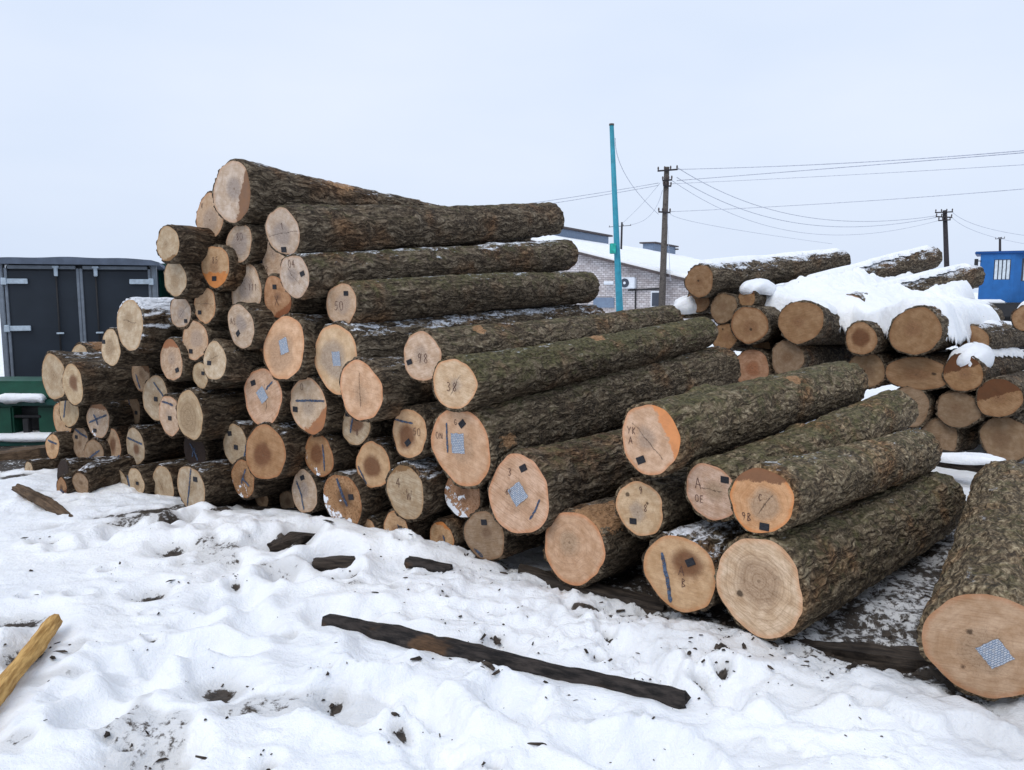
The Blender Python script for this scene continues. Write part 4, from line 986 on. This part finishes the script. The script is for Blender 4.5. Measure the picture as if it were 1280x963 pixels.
timber('bark_chunk', [fl(338, 690, .05), fl(372, 682, .07), fl(400, 676, .05)], [.06, .12, .05], [.05, .07, .04], M_DARKW, 'ragged dark bark chunk in the snow left of the long hump', 'bark', 10, 24, .4)
timber('bearer_beam', [gp(650, 712, -.01), gp(745, 730, -.01), gp(835, 746, -.02)], [.13, .13, .12], [.10, .10, .10], M_DARKW, 'dark bearer beam under the splintered-bark log', 'beam', 11, 30, .15)
timber('bearer_beam', [fl(985, 796, -.02), fl(1080, 810, -.01), fl(1172, 820, -.015)], [.11, .12, .10], [.08, .08, .08], M_DARKW, 'dark bearer beam between the largest low log and the right edge log', 'beam', 12, 50, .35)
pb = [at_depth(x, y, d_) for x, y, d_ in ((1140, 566, 7.3), (1240, 583, 6.9), (1330, 600, 6.5))]
timber('bearer_beam', pb, [.16, .16, .16], [.13, .13, .13], M_DARKW, 'dark bearer beam at the foot of the snowy rear pile', 'beam', 13, 20, .1)
snow_lump((pb[1][0] - .2, pb[1][1] + .05, pb[1][2] + .05), .32, .10, .06, -.35, 21, 'snow strip on the bearer beam of the rear pile')

# litter: bark crumbs strewn over the snow
rs = np.random.RandomState(77)
LV = []; LF = []
def crumb(x, y, s_):
    s_ = s_ * min(2.6, math.exp(rs.normal() * .6) * .75)
    z = float(ground_h(x, y)) + s_ * .15; k = len(LV)
    a_ = rs.uniform(0, 6.3); l_ = s_ * rs.choice([.8, 1.1, 1.5, 2.2, 3.4])
    for (ux, uy, uz) in ((-1, -.5, 0), (1, -.35, 0), (.8, .5, 0), (-.8, .4, 0), (-.5, -.2, .7), (.6, -.1, .6), (.3, .3, .55)):
        ux *= l_ * .5 * rs.uniform(.7, 1.2); uy *= s_ * .7 * rs.uniform(.7, 1.2); uz *= s_ * .5 * rs.uniform(.5, 1.3)
        LV.append((x + ux * math.cos(a_) - uy * math.sin(a_), y + ux * math.sin(a_) + uy * math.cos(a_), z + uz))
    for f_ in ((0, 1, 5, 4), (1, 2, 6, 5), (2, 3, 6), (3, 0, 4), (4, 5, 6), (3, 4, 6), (3, 2, 1, 0)): LF.append(tuple(q + k for q in f_))
for _ in range(700):
    px_, py_ = rs.uniform(380, 1150), rs.uniform(670, 850)
    p = ground_pt(px_, py_, .03); s_ = (np.interp(p[0], GX, GY) - p[1])
    if s_ > -.2 and rs.rand() < np.exp(-max(s_, 0) * 1.6): crumb(p[0], p[1], rs.uniform(.006, .018))
for _ in range(200):
    p = ground_pt(rs.uniform(20, 1150), rs.uniform(640, 960), .03); crumb(p[0], p[1], rs.uniform(.004, .012))
for _ in range(420):
    p = ground_pt(rs.uniform(860, 1190), rs.uniform(620, 850), .0); crumb(p[0], p[1], rs.uniform(.006, .02))
for p, r_ in SOILP:
    for _ in range(8): crumb(p[0] + rs.normal() * max(r_, .05) * .8, p[1] + rs.normal() * max(r_, .05) * .8, rs.uniform(.006, .022) * min(1, .5 + r_ * 6))
me = bpy.data.meshes.new('bark_litter'); me.from_pydata(LV, [], LF); me.materials.append(M_DARKW)
link('bark_litter', me, kind='stuff', label='dark bark crumbs and soil clods strewn over the snow')

# ---------------------------------------------------------------- van body and green machine at left
M_NAVY = simple('navy_panel', lin(37, 45, 55), .45, 0, .12, 3)
M_ALU = simple('aluminium', lin(122, 130, 140), .45, .4, .15, 10)
M_GALV = simple('galvanised', lin(186, 200, 212), .5, .2, .15, 20)
M_ROOFG = simple('grey_tarpaulin', lin(92, 102, 118), .7, 0, .2, 6)
M_GREEN = simple('green_paint', lin(22, 72, 56), .5, 0, .25, 5)
M_DKGREEN = simple('dark_green_paint', lin(16, 62, 56), .5, 0, .2, 5)
M_BLACK = simple('black_rubber', (.02, .02, .022), .6, 0, .2, 10)
# rear of the van: plane from the left door edge to the right corner
PL, PR = at_depth(3, 328, 11.6), at_depth(188, 335, 12.3)
ux = Vector((PR - PL)[:2].tolist() + [0]).normalized(); uy = Vector((-ux.y, ux.x, 0)); W = float(np.linalg.norm((PR - PL)[:2]))
zt = float(PL[2] + PR[2]) / 2
VM = Matrix((ux, uy, Vector((0, 0, 1)))).transposed().to_4x4(); VM.translation = Vector((PL[0], PL[1], 0))
zg = float(ground_h(PL[0], PL[1]))
van = empty('van_body', (0, 0, 0), 'dark box van body with two rear doors and grey roof behind the pile', 'van'); van.matrix_basis = VM
zb = .18
MB().box((W / 2, 2.6, (zb + zt) / 2), (W - .02, 5.0, zt - zb)).build('box_shell', M_NAVY, van, bevel=.02)
for k, x0 in enumerate((0.0, W / 2)):
    wd_ = W / 2
    d = MB().box((x0 + wd_ / 2, .06, (zb + zt) / 2 - .03), (wd_ - .07, .05, zt - zb - .12)).build('door', M_NAVY, van, bevel=.008)
    fr = MB()
    for xx in (x0 + .022, x0 + wd_ - .022): fr.box((xx, .045, (zb + zt) / 2 - .02), (.04, .07, zt - zb - .06))
    fr.box((x0 + wd_ / 2, .047, zt - .035), (wd_ - .09, .066, .05)); fr.box((x0 + wd_ / 2, .047, zb + .03), (wd_ - .09, .066, .05))
    fr.build('door_frame', M_ALU, d, bevel=.006)
    rodx = W / 2 - .30 if k == 0 else W / 2 + .22
    rd = MB().tube([(rodx, -.01, zb + .05), (rodx, -.01, zt - .03)], .013).build('lock_rod', M_BLACK, d, smooth=True)
    MB().box((rodx, -.012, zt - .10), (.05, .04, .13)).box((rodx, -.02, zt - .03), (.09, .05, .03)).build('rod_bracket', M_GALV, d, bevel=.006)
    MB().box((rodx + .01, -.03, zt - 1.0), (.10, .03, .025)).build('handle', M_GALV, d, bevel=.004)
    for zz_ in (zt - .24, zt - .92):
        hx = x0 + .16 if k == 0 else x0 + wd_ - .16
        MB().box((hx, -.005, zz_), (.28, .03, .075)).box((x0 + .0 if k == 0 else x0 + wd_, -.012, zz_), (.07, .05, .10)).build('hinge', M_GALV, d, bevel=.006)
for xx in (-.045, W + .045): MB().box((xx, .1, (zb + zt) / 2), (.07, .2, zt - zb + .06)).build('corner_post', M_ALU, van, bevel=.01)
rf2 = MB()
nn = 20; top_v = []
for j, y0 in enumerate((-.12, 1.2, 2.6, 5.2)):
    for i in range(nn + 1):
        x0 = -.13 + (W + .26) * i / nn
        top_v.append((x0, y0, zt + .085 + .025 * math.sin(math.pi * i / nn) + .006 * math.sin(i * .9 + j) - (.03 if i in (0, nn) else 0)))
fs = [(j * (nn + 1) + i, j * (nn + 1) + i + 1, (j + 1) * (nn + 1) + i + 1, (j + 1) * (nn + 1) + i) for j in range(3) for i in range(nn)]
k = len(top_v)
fs2 = [tuple(q + k for q in reversed(f)) for f in fs]
bot = [(v[0], v[1], zt + .005) for v in top_v]
rim = [(i + 1, i, k + i, k + i + 1) for i in range(nn)]
rim += [(3 * (nn + 1) + i, 3 * (nn + 1) + i + 1, k + 3 * (nn + 1) + i + 1, k + 3 * (nn + 1) + i) for i in range(nn)]
rim += [(j * (nn + 1), (j + 1) * (nn + 1), k + (j + 1) * (nn + 1), k + j * (nn + 1)) for j in range(3)] + [((j + 1) * (nn + 1) + nn, j * (nn + 1) + nn, k + j * (nn + 1) + nn, k + (j + 1) * (nn + 1) + nn) for j in range(3)]
rf2.add(top_v + bot, fs + fs2 + rim).build('roof_cover', M_ROOFG, van)
MB().box((W / 2, .3, zb - .12), (W, .14, .16)).box((.5, 2.5, zb - .1), (.12, 5, .14)).box((W - .5, 2.5, zb - .1), (.12, 5, .14)).build('chassis', M_BLACK, van, bevel=.01)
for xx in (.25, W - .25):
    for yy in (1.3, 4.2):
        MB().tube([(xx - .13, yy, zg + .42), (xx - .10, yy, zg + .42), (xx + .10, yy, zg + .42), (xx + .13, yy, zg + .42)], [.36, .42, .42, .36], 24).build('wheel', M_BLACK, van, smooth=False)
# another green body behind it
gb = at_depth(214, 352, 15.0)
con = empty('green_container', (gb[0] + .12, gb[1], 0), 'dark green steel box body showing between the van and the pile', 'container')
cz = float(at_depth(207, 334, 15.0)[2]); gz = float(ground_h(gb[0], gb[1]))
MB().box((.0, 1.2, (cz + gz) / 2 + .15), (.8, 2.4, cz - gz - .3)).build('side_panel', M_DKGREEN, con, bevel=.02)
rb = MB()
for k in range(4): rb.box((-.33 + k * .22, -.03, (cz + gz) / 2 + .15), (.05, .06, cz - gz - .4))
rb.build('rib', M_DKGREEN, con, bevel=.008)
MB().box((0, 1.2, cz + .03), (.86, 2.46, .07)).build('top_rail', M_DKGREEN, con, bevel=.015)
MB().box((0, 1.2, gz + .07), (.7, 2.3, .18)).build('base_skid', M_BLACK, con, bevel=.015)

# green trailer drawbar end with snow on it
gc = at_depth(20, 520, 8.6)
g0 = float(ground_h(gc[0], gc[1])); zt2 = float(at_depth(20, 478, 8.6)[2])
mach = empty('green_trailer', (gc[0], gc[1], 0), 'green steel trailer end with snow slabs at the left edge', 'trailer')
MB().box((-.45, .35, zt2 - .10), (1.9, .5, .20)).build('side_board', M_GREEN, mach, bevel=.02)
MB().box((-.45, .12, zt2 - .235), (1.86, .10, .07)).build('upper_rail', M_DKGREEN, mach, bevel=.012)
MB().box((-.62, .30, zt2 - .46), (1.0, .34, .36)).build('frame_plate', M_GREEN, mach, bevel=.02)
MB().box((.30, .32, zt2 - .46), (.34, .30, .36)).build('frame_plate', M_GREEN, mach, bevel=.02)
MB().box((.0, .45, zt2 - .44), (.5, .3, .28)).build('inner_housing', M_BLACK, mach, bevel=.02)
MB().box((.02, .18, zt2 - .40), (.30, .05, .03)).box((.02, .16, zt2 - .52), (.07, .07, .20)).build('hitch', M_BLACK, mach, bevel=.008)
MB().box((-.45, .32, zt2 - .68), (1.8, .5, .09)).build('lower_beam', M_DKGREEN, mach, bevel=.012)
for xx in (-1.0, .25): MB().tube([(xx - .09, .62, g0 + .28), (xx - .07, .62, g0 + .28), (xx + .07, .62, g0 + .28), (xx + .09, .62, g0 + .28)], [.23, .28, .28, .23], 22).build('wheel', M_BLACK, mach)
def slab(c, d, seed, label):
    rsx = np.random.RandomState(seed); n1_, n2_ = 24, 8
    x = np.linspace(-1, 1, n1_); y = np.linspace(-1, 1, n2_); X_, Y_ = np.meshgrid(x, y)
    e = np.clip((1 - np.maximum(np.abs(X_), np.abs(Y_))) * 5, 0, 1)
    t_ = d[2] * (.5 + .5 * e**.5) * (1 + .3 * fbm(X_ * 3, Y_ * 2, seed, 2))
    bo = -d[2] * (.35 + .25 * vnoise(X_ * 5, Y_ * 3, seed + 3)) * (1 - e)
    tp = np.stack([c[0] + X_ * d[0] / 2, c[1] + Y_ * d[1] / 2, c[2] + t_], -1).reshape(-1, 3); bt_ = np.stack([c[0] + X_ * d[0] / 2, c[1] + Y_ * d[1] / 2, c[2] + bo - .01], -1).reshape(-1, 3)
    id_ = np.arange(n1_ * n2_).reshape(n2_, n1_); q = np.stack([id_[:-1, :-1], id_[:-1, 1:], id_[1:, 1:], id_[1:, :-1]], -1).reshape(-1, 4)
    bd = np.concatenate([id_[0, :], id_[1:, -1], id_[-1, -2::-1], id_[-2:0:-1, 0]]); nb = np.roll(bd, -1); K = n1_ * n2_
    rq = np.stack([bd, bd + K, nb + K, nb], -1)
    return link('snow', mesh_np('snow', np.concatenate([tp, bt_]), np.concatenate([q, q[:, ::-1] + K, rq]), M_SNOW), kind='stuff', label=label)
slab((gc[0] + .03, gc[1] + .10, zt2 - .20), (.50, .14, .06), 3, 'snow slab on the green trailer rail')
slab((gc[0] - .45, gc[1] + .30, zt2 - .635), (1.75, .5, .05), 4, 'snow on the lower beam of the green trailer')

lg = [at_depth(x, y, d_) for x, y, d_ in ((-90, 592, 7.9), (10, 582, 7.9), (64, 574, 8.0))]
timber('brown_timber_log', lg, [.32, .32, .30], [.30, .30, .28], M_BRW, 'long brown timber lying under the green trailer at the left edge', 'timber', 15, 40, .08)

# ---------------------------------------------------------------- brick building
def brick_mat():
    t = NT('silicate_brick'); co = t.n('TexCoord').outputs['Object']
    xz = t.n('CombineXYZ', {0: t.n('SeparateXYZ', {0: co}).outputs[0], 1: t.n('SeparateXYZ', {0: co}).outputs[2], 2: 0.0}).outputs[0]
    br = t.n('TexBrick', {'Vector': xz, 'Scale': 1.0, 'Color1': lin(206, 202, 204) + (1,), 'Color2': lin(170, 162, 162) + (1,), 'Mortar': lin(128, 124, 126) + (1,), 'Brick Width': .27, 'Row Height': .12, 'Mortar Size': .014, 'Bias': -.1})
    n = t.noise(co, 1.2, 4); n2 = t.noise(co, 7, 3)
    c = t.mix(t.m_('MULTIPLY', t.ss(n, .45, .7), .45), br.outputs[0], lin(120, 110, 108)); c = t.mix(t.m_('MULTIPLY', t.ss(n2, .55, .7), .35), c, lin(206, 204, 208))
    return t.fin(c, .85, .2)
M_BRICK = brick_mat(); M_FASCIA = simple('fascia', lin(86, 78, 78), .8); M_WHITEP = simple('white_plastic', lin(214, 220, 228), .5, 0, .06)
M_GLASS = simple('dark_glass', lin(48, 56, 70), .12, 0, .2, 2, spec=.6); M_BLUEG = simple('blue_grey_sheet', lin(112, 128, 150), .6, 0, .12)
TB = math.radians(27)
bx_, by_ = Vector((math.cos(TB), -math.sin(TB), 0)), Vector((math.sin(TB), math.cos(TB), 0))
ap = at_depth(600, 287, 50)
BM = Matrix((bx_, by_, Vector((0, 0, 1)))).transposed().to_4x4(); BM.translation = Vector((ap[0], ap[1], 0)); BMi = BM.inverted()
bld = empty('brick_building', (0, 0, 0), 'low white brick building with a snow-covered gable roof', 'building'); bld.matrix_basis = BM
def wall_hit(px, py, yloc=0.0):
    d = Vector(ray(px, py)); o_ = Vector(CAM); nrm = by_; p0 = BM.translation + by_ * yloc
    t_ = (p0 - o_).dot(nrm) / d.dot(nrm); return BMi @ (o_ + d * t_)
v1, v2 = wall_hit(722, 318), wall_hit(858, 352)
sl = (v2.z - v1.z) / (v2.x - v1.x); za = v1.z - sl * v1.x
HW = v2.x + 1.2; ze = za + sl * HW; zgd = float(ground_h(ap[0], ap[1])) - .3; LEN = 42
MB().add([(-HW, 0, zgd), (HW, 0, zgd), (HW, 0, ze), (0, 0, za), (-HW, 0, ze), (-HW, LEN, zgd), (HW, LEN, zgd), (HW, LEN, ze), (0, LEN, za), (-HW, LEN, ze)],
     [(0, 1, 2, 3, 4), (9, 8, 7, 6, 5), (1, 6, 7, 2), (0, 4, 9, 5)]).build('wall', M_BRICK, bld)
def roof_side(sgn):
    th = .14; a0 = (0, -.45, za + .03); e0 = (sgn * (HW + .5), -.45, za + sl * (HW + .5) + .03)
    ms = MB()
    p = [a0, e0, (e0[0], LEN + .4, e0[2]), (0, LEN + .4, a0[2])]
    up_ = [(q[0], q[1], q[2] + th) for q in p]
    f_ = [(4, 5, 6, 7), (3, 2, 1, 0), (0, 1, 5, 4), (1, 2, 6, 5), (2, 3, 7, 6), (3, 0, 4, 7)]
    if sgn < 0: f_ = [tuple(reversed(q)) for q in f_]
    r = ms.add(p + up_, f_).build('roof', M_FASCIA, bld)
    s2 = [(q[0], q[1] + (.08 if k in (0, 1) else -.08), q[2] + th + .004) for k, q in enumerate(p)]; s3 = [(q[0], q[1], q[2] + .22) for q in s2]
    MB().add(s2 + s3, f_).build('roof_snow', M_SNOW, r)
roof_side(1); roof_side(-1)
# ridge ventilators
for (pxa, pxb, pyt, pyb) in ((688, 753, 297, 309), (810, 842, 308, 319), (884, 908, 318, 325)):
    # along the ridge: local x = 0
    def ridge_y(px):
        lo, hi = -5.0, LEN
        for _ in range(40):
            m = .5 * (lo + hi); q = BM @ Vector((0, m, za)); qx = 640 + F * q.x / (q.y * CP + (CAMZ - q.z) * SP)
            if qx < px: lo = m
            else: hi = m
        return m
    ya, yb = ridge_y(pxa), ridge_y(pxb); q = BM @ Vector((0, (ya + yb) / 2, za)); hv = (pyb - pyt) / F * q.y
    v_ = MB().box((0, (ya + yb) / 2, za + hv * .45 + .15), (1.1, yb - ya, hv * .9)).build('ridge_vent', M_BLUEG, bld, bevel=.03)
    MB().box((0, (ya + yb) / 2, za + hv * .9 + .21), (1.7, yb - ya + .5, .14)).build('vent_cap', M_FASCIA, v_, bevel=.03)
# air conditioner, camera, window, door sheet, wall pipe
w1 = wall_hit(788, 365)
def wbox(x0, y0, x1, y1, dep, off):
    a_, b_ = wall_hit(x0, y0), wall_hit(x1, y1); return ((a_.x + b_.x) / 2, -dep / 2 - off, (a_.z + b_.z) / 2), (abs(b_.x - a_.x), dep, abs(a_.z - b_.z))
c_, d_ = wbox(778, 347, 796, 361, .35, .03)
ac = MB().box(c_, d_).build('air_conditioner', M_WHITEP, bld, bevel=.04)
MB().tube([(c_[0] - d_[0] * .18, -.42, c_[2]), (c_[0] - d_[0] * .18, -.375, c_[2])], d_[2] * .40, 20).build('fan_grille', M_GLASS, ac)
MB().tube([(c_[0] - d_[0] * .18, -.44, c_[2]), (c_[0] - d_[0] * .18, -.42, c_[2])], d_[2] * .12, 12).build('fan_hub', M_WHITEP, ac)
c_, d_ = wbox(758, 352, 769, 356, .5, .1)
cm_ = MB().tube([(c_[0] - .28, -.3, c_[2]), (c_[0] + .28, -.3, c_[2])], .11, 12).build('wall_camera', M_WHITEP, bld)  # tube body of the camera on the gable wall
MB().box((c_[0], -.15, c_[2]), (.08, .3, .08)).build('bracket', M_GALV, cm_)
c_, d_ = wbox(814, 364, 826, 385, .08, .01)
wn_ = MB().box(c_, d_).build('window', M_WHITEP, bld, bevel=.02)
MB().box((c_[0], c_[1] - .05, c_[2]), (d_[0] * .72, .03, d_[2] * .8)).build('pane', M_GLASS, wn_)
c_, d_ = wbox(742, 372, 768, 385, .05, .01); MB().box(c_, d_).build('metal_door', M_BLUEG, bld, bevel=.01)
a_ = wall_hit(786, 363); b_ = wall_hit(826, 361)
MB().tube([(a_.x, -.08, a_.z), (b_.x, -.08, b_.z)], .045, 8).tube([((a_.x + b_.x) / 2 - .5, -.08, a_.z), ((a_.x + b_.x) / 2 - .5, -.08, zgd + .2)], .04, 8).build('gas_pipe', M_BLACK, bld)

# ---------------------------------------------------------------- poles and wires
M_TEAL = simple('teal_paint', lin(50, 136, 156), .55, 0, .15, 6); M_POLE = weathered('pole_wood', lin(58, 52, 50), lin(110, 104, 98)); M_DKPOLE = weathered('dark_pole', lin(34, 32, 36), lin(66, 62, 64))
M_WIRE = simple('wire', lin(172, 177, 190), .6); M_INS = simple('insulator', lin(70, 60, 58), .3)
M_TEALBOX = simple('teal_box', lin(40, 158, 146), .5)
def gzz(x, y): return float(ground_h(x, y))
pt, pbm = at_depth(764.5, 157, 30), at_depth(774, 375, 30)
dirp = (pbm - pt) / (pt[2] - pbm[2]); base = pt + dirp * (pt[2] - gzz(pt[0], 30) + .2)
tp = empty('teal_pole', tuple(base), 'tall leaning teal metal pole behind the pile', 'pole')
def loc(P, b): return tuple(np.array(P) - np.array(b))
MB().tube([(0, 0, 0), loc(pt * .5 + base * .5, base), loc(pt, base)], [.15, .11, .08], 14).build('shaft', M_TEAL, tp, smooth=True)
MB().tube([loc(pt, base), loc(pt + np.array([0, 0, .06]), base)], [.095, .09], 12).build('cap', M_POLE, tp)
bxp = at_depth(766, 311, 29.8); MB().box(loc(bxp, base), (.22, .16, .38)).build('junction_box', M_TEALBOX, tp, bevel=.02)
cpp = at_depth(776.5, 362, 29.9); cq = at_depth(769, 250, 29.95); MB().tube([loc(cpp, base), loc(at_depth(775.5, 330, 29.9), base), loc(cq, base)], .02, 6).build('conduit', M_TEAL, tp)
def cross_pole(name, top_px, top_py, bot_px, bot_py, dep, rad, label, arms, mat):
    a_ = at_depth(top_px, top_py, dep); b_ = at_depth(bot_px, bot_py, dep)
    dr = (b_ - a_) / (a_[2] - b_[2]); bs = a_ + dr * (a_[2] - gzz(a_[0], dep) + .2)
    o = empty(name, tuple(bs), label, 'utility pole')
    MB().tube([(0, 0, 0), loc((a_ + bs) / 2, bs), loc(a_, bs)], [rad, rad * .85, rad * .7], 12).build('shaft', mat, o, smooth=True)
    for (x0, x1, y0, y1) in arms:
        p0, p1 = at_depth(x0, y0, dep - rad), at_depth(x1, y1, dep - rad)
        ar = MB().tube([loc(p0, bs), loc(p1, bs)], rad * .24, 6).build('crossarm', M_DKPOLE, o)
        for t_ in (.03, .35, .65, .97):
            q = p0 + (p1 - p0) * t_
            MB().tube([loc(q, bs), loc(q + np.array([0, 0, rad * .7]), bs), loc(q + np.array([0, 0, rad * 1.1]), bs)], [rad * .12, rad * .24, rad * .15], 8).build('insulator', M_INS, ar)
    return a_, bs
cross_pole('utility_pole', 833.5, 209, 828, 366, 44, .20, 'wooden utility pole with crossarms in front of the brick building', [(822, 847, 214, 212), (828, 840, 226, 225), (829, 839, 232, 233), (823, 838, 265, 266)], M_POLE)
cross_pole('utility_pole', 777.5, 278, 776, 330, 62, .10, 'thin distant utility pole just right of the teal pole', [(761, 789, 284, 282)], M_DKPOLE)
cross_pole('utility_pole', 1181, 263, 1183, 322, 62, .22, 'dark utility pole with a cluster of insulators above the rear pile', [(1169, 1191, 266, 265), (1170, 1190, 271, 272), (1173, 1188, 276, 275)], M_DKPOLE)
cross_pole('utility_pole', 1250, 297, 1250, 316, 110, .20, 'farthest tiny utility pole above the blue cab', [(1244, 1256, 299, 298)], M_DKPOLE)
def wire(pts, label, rad=.012):
    """pts: (px, py, depth) of both ends and the sag point"""
    P = [at_depth(*q) for q in pts]; n = 28; out = []
    for k in range(n + 1):
        t_ = k / n; out.append(P[0] * (1 - t_)**2 + 2 * (2 * P[1] - .5 * P[0] - .5 * P[2]) * .5 * 2 * t_ * (1 - t_) * .5 * 1.0 + P[2] * t_**2 if False else P[0] * (1 - t_) * (1 - 2 * t_) + P[1] * 4 * t_ * (1 - t_) + P[2] * t_ * (2 * t_ - 1))
    o = MB().tube(out, rad, 5, caps=True).build('power_line', M_WIRE, smooth=True)
    tag(o, label, 'power line', 'overhead wires')
wire([(846, 212, 44), (1060, 204, 36), (1330, 184, 28)], 'uppermost wire running from the wooden pole to the right edge', .018)
wire([(846, 226, 44), (1060, 209, 36), (1330, 187, 28)], 'second wire from the wooden pole to the right edge, just under the uppermost', .018)
wire([(840, 230, 44), (1060, 219, 38), (1330, 203, 30)], 'third faint wire from the wooden pole toward the right edge', .012)
wire([(836, 265, 44), (1060, 253, 38), (1330, 232, 30)], 'lowest straight wire from the wooden pole toward the right edge', .014)
wire([(847, 210, 44), (1010, 272, 54), (1170, 270, 62)], 'upper sagging wire between the wooden pole and the dark pole', .02)
wire([(846, 222, 44), (1010, 281, 54), (1170, 272, 62)], 'middle sagging wire between the wooden pole and the dark pole', .02)
wire([(840, 226, 44), (1010, 292, 54), (1173, 276, 62)], 'lowest sagging wire between the wooden pole and the dark pole', .014)
wire([(838, 267, 44), (900, 284, 50), (1040, 305, 62)], 'thin wire dropping right from the lower arm of the wooden pole', .012)
wire([(823, 229, 44), (700, 249, 42), (560, 268, 40)], 'upper wire leaving the wooden pole leftward behind the pile', .016)
wire([(823, 232, 44), (700, 253, 42), (560, 274, 40)], 'lower wire leaving the wooden pole leftward behind the pile', .016)
wire([(769, 173, 30), (785, 224, 36), (823, 268, 44)], 'slack wire hanging from the teal pole to the wooden pole', .014)
wire([(789, 281, 62), (812, 270, 54), (828, 238, 44)], 'slack wire from the thin distant pole up to the wooden pole', .014)
wire([(777, 280, 62), (800, 258, 54), (825, 229, 44)], 'straight drop wire between the thin distant pole and the wooden pole', .012)
wire([(1190, 265, 62), (1240, 287, 66), (1330, 300, 70)], 'upper wire sagging right from the dark pole', .018)
wire([(1190, 272, 62), (1240, 296, 66), (1330, 312, 70)], 'lower wire sagging right from the dark pole', .016)
wire([(834, 266, 43.8), (836, 310, 43.6), (838, 352, 43.4)], 'thin cable hanging down beside the wooden pole', .012)

# ---------------------------------------------------------------- blue cab at the right edge
M_CAB = simple('blue_paint', lin(34, 96, 160), .45, 0, .12, 4); M_CABD = simple('dark_blue_paint', lin(16, 70, 132), .5, 0, .12, 4)
M_CURT = simple('pale_curtain', lin(196, 206, 214), .8, 0, .15, 12)
D = 24.0
q0, q1 = at_depth(1226, 318, D), at_depth(1268, 376, D)
CY = math.radians(31)
cab = empty('blue_cab', (q0[0], D, 0), 'bright blue vehicle cab with curtained windows at the right edge', 'vehicle'); cab.rotation_euler = (0, 0, -CY)
x1, zt_, zb_ = 0.0, float(q0[2]), float(q1[2]) - .05
sx = (q1[0] - q0[0])
def Zp(py): return float(at_depth(1240, py, D)[2])
def Xp(px):
    k_ = at_depth(px, 340, 1.0)[0]; return float((k_ * D - q0[0]) / (math.cos(CY) + k_ * math.sin(CY)))
WALLX = Xp(1268)
# front-facing wall built round its window opening
wx0, wx1, wz0, wz1 = Xp(1242), Xp(1263), Zp(350), Zp(325)
wl_ = MB()
wl_.box((wx0 / 2, .05, (zt_ + zb_) / 2), (wx0, .08, zt_ - zb_)).box(((wx1 + WALLX) / 2, .05, (zt_ + zb_) / 2), (WALLX - wx1, .08, zt_ - zb_))
wl_.box(((wx0 + wx1) / 2, .05, (zt_ + wz1) / 2), (wx1 - wx0 - .004, .078, zt_ - wz1)).box(((wx0 + wx1) / 2, .05, (wz0 + zb_) / 2), (wx1 - wx0 - .004, .078, wz0 - zb_))
wl_.build('front_wall', M_CAB, cab)
win = MB().box(((wx0 + wx1) / 2, .07, (wz0 + wz1) / 2), (wx1 - wx0, .02, wz1 - wz0)).build('window', M_GLASS, cab)
for k in range(4):
    x_ = wx0 + (wx1 - wx0) * (.14 + .24 * k); MB().box((x_, .045, (wz0 + wz1) / 2), ((wx1 - wx0) * .17, .02, (wz1 - wz0) * .96)).build('curtain', M_CURT, win)
sdx, sdy = 1.5, 1.6
SM = Matrix.Rotation(math.radians(35), 4, 'Z'); SM.translation = Vector((WALLX, 0, 0))
wz0b, wz1b = wz0 - .05, wz1 + .03
sw_ = MB()
sw_.box((.11, .05, (zt_ + zb_) / 2), (.22, .08, zt_ - zb_), SM).box((1.3, .05, (zt_ + zb_) / 2), (.5, .08, zt_ - zb_), SM).box((.64, .05, (zt_ + wz1b) / 2), (.83, .078, zt_ - wz1b), SM).box((.64, .05, (wz0b + zb_) / 2), (.83, .078, wz0b - zb_), SM)
sw_.build('side_wall', M_CAB, cab)
w2 = MB().box((.64, .07, (wz0b + wz1b) / 2), (.84, .02, wz1b - wz0b), SM).build('window', M_GLASS, cab)
MB().box((.42, .045, (wz0b + wz1b) / 2), (.22, .02, wz1b - wz0b - .04), SM).box((.85, .045, (wz0b + wz1b) / 2), (.25, .02, wz1b - wz0b - .04), SM).build('curtain', M_CURT, w2)
MB().box((WALLX / 2 + .45, .95, zt_ + .04), (WALLX + 1.2, 2.0, .08)).build('roof', M_CABD, cab, bevel=.02)
MB().box((WALLX / 2, 1.85, (zt_ + zb_) / 2), (WALLX, .06, zt_ - zb_)).box((.03, .95, (zt_ + zb_) / 2), (.06, 1.7, zt_ - zb_)).build('rear_wall', M_CABD, cab)
MB().box((-.10, -.12, zt_ - .25), (.10, .06, .22)).tube([(.02, 0, zt_ - .2), (-.08, -.1, zt_ - .2)], .015, 6).build('mirror', M_BLACK, cab)
gz_ = gzz(q0[0], D)
MB().box((.9, .6, zb_ - .22), (3.4, 2.0, .40)).build('chassis', M_BLACK, cab, bevel=.03)
for x_ in (.1, 2.2):
    for yy in (-.25, 1.5): MB().tube([(x_, yy - .14, gz_ + .5), (x_, yy - .11, gz_ + .5), (x_, yy + .11, gz_ + .5), (x_, yy + .14, gz_ + .5)], [.42, .5, .5, .42], 24).build('wheel', M_BLACK, cab)
MB().box((.9, .6, (zb_ - .42 + gz_ + .5) / 2), (2.6, .8, max(.1, zb_ - .42 - gz_ - .4))).build('underframe', M_BLACK, cab)
slab((q0[0] + 1.0, D - .15, zb_ - .02), (3.0, .4, .10), 9, 'snow on the ledge below the blue cab')
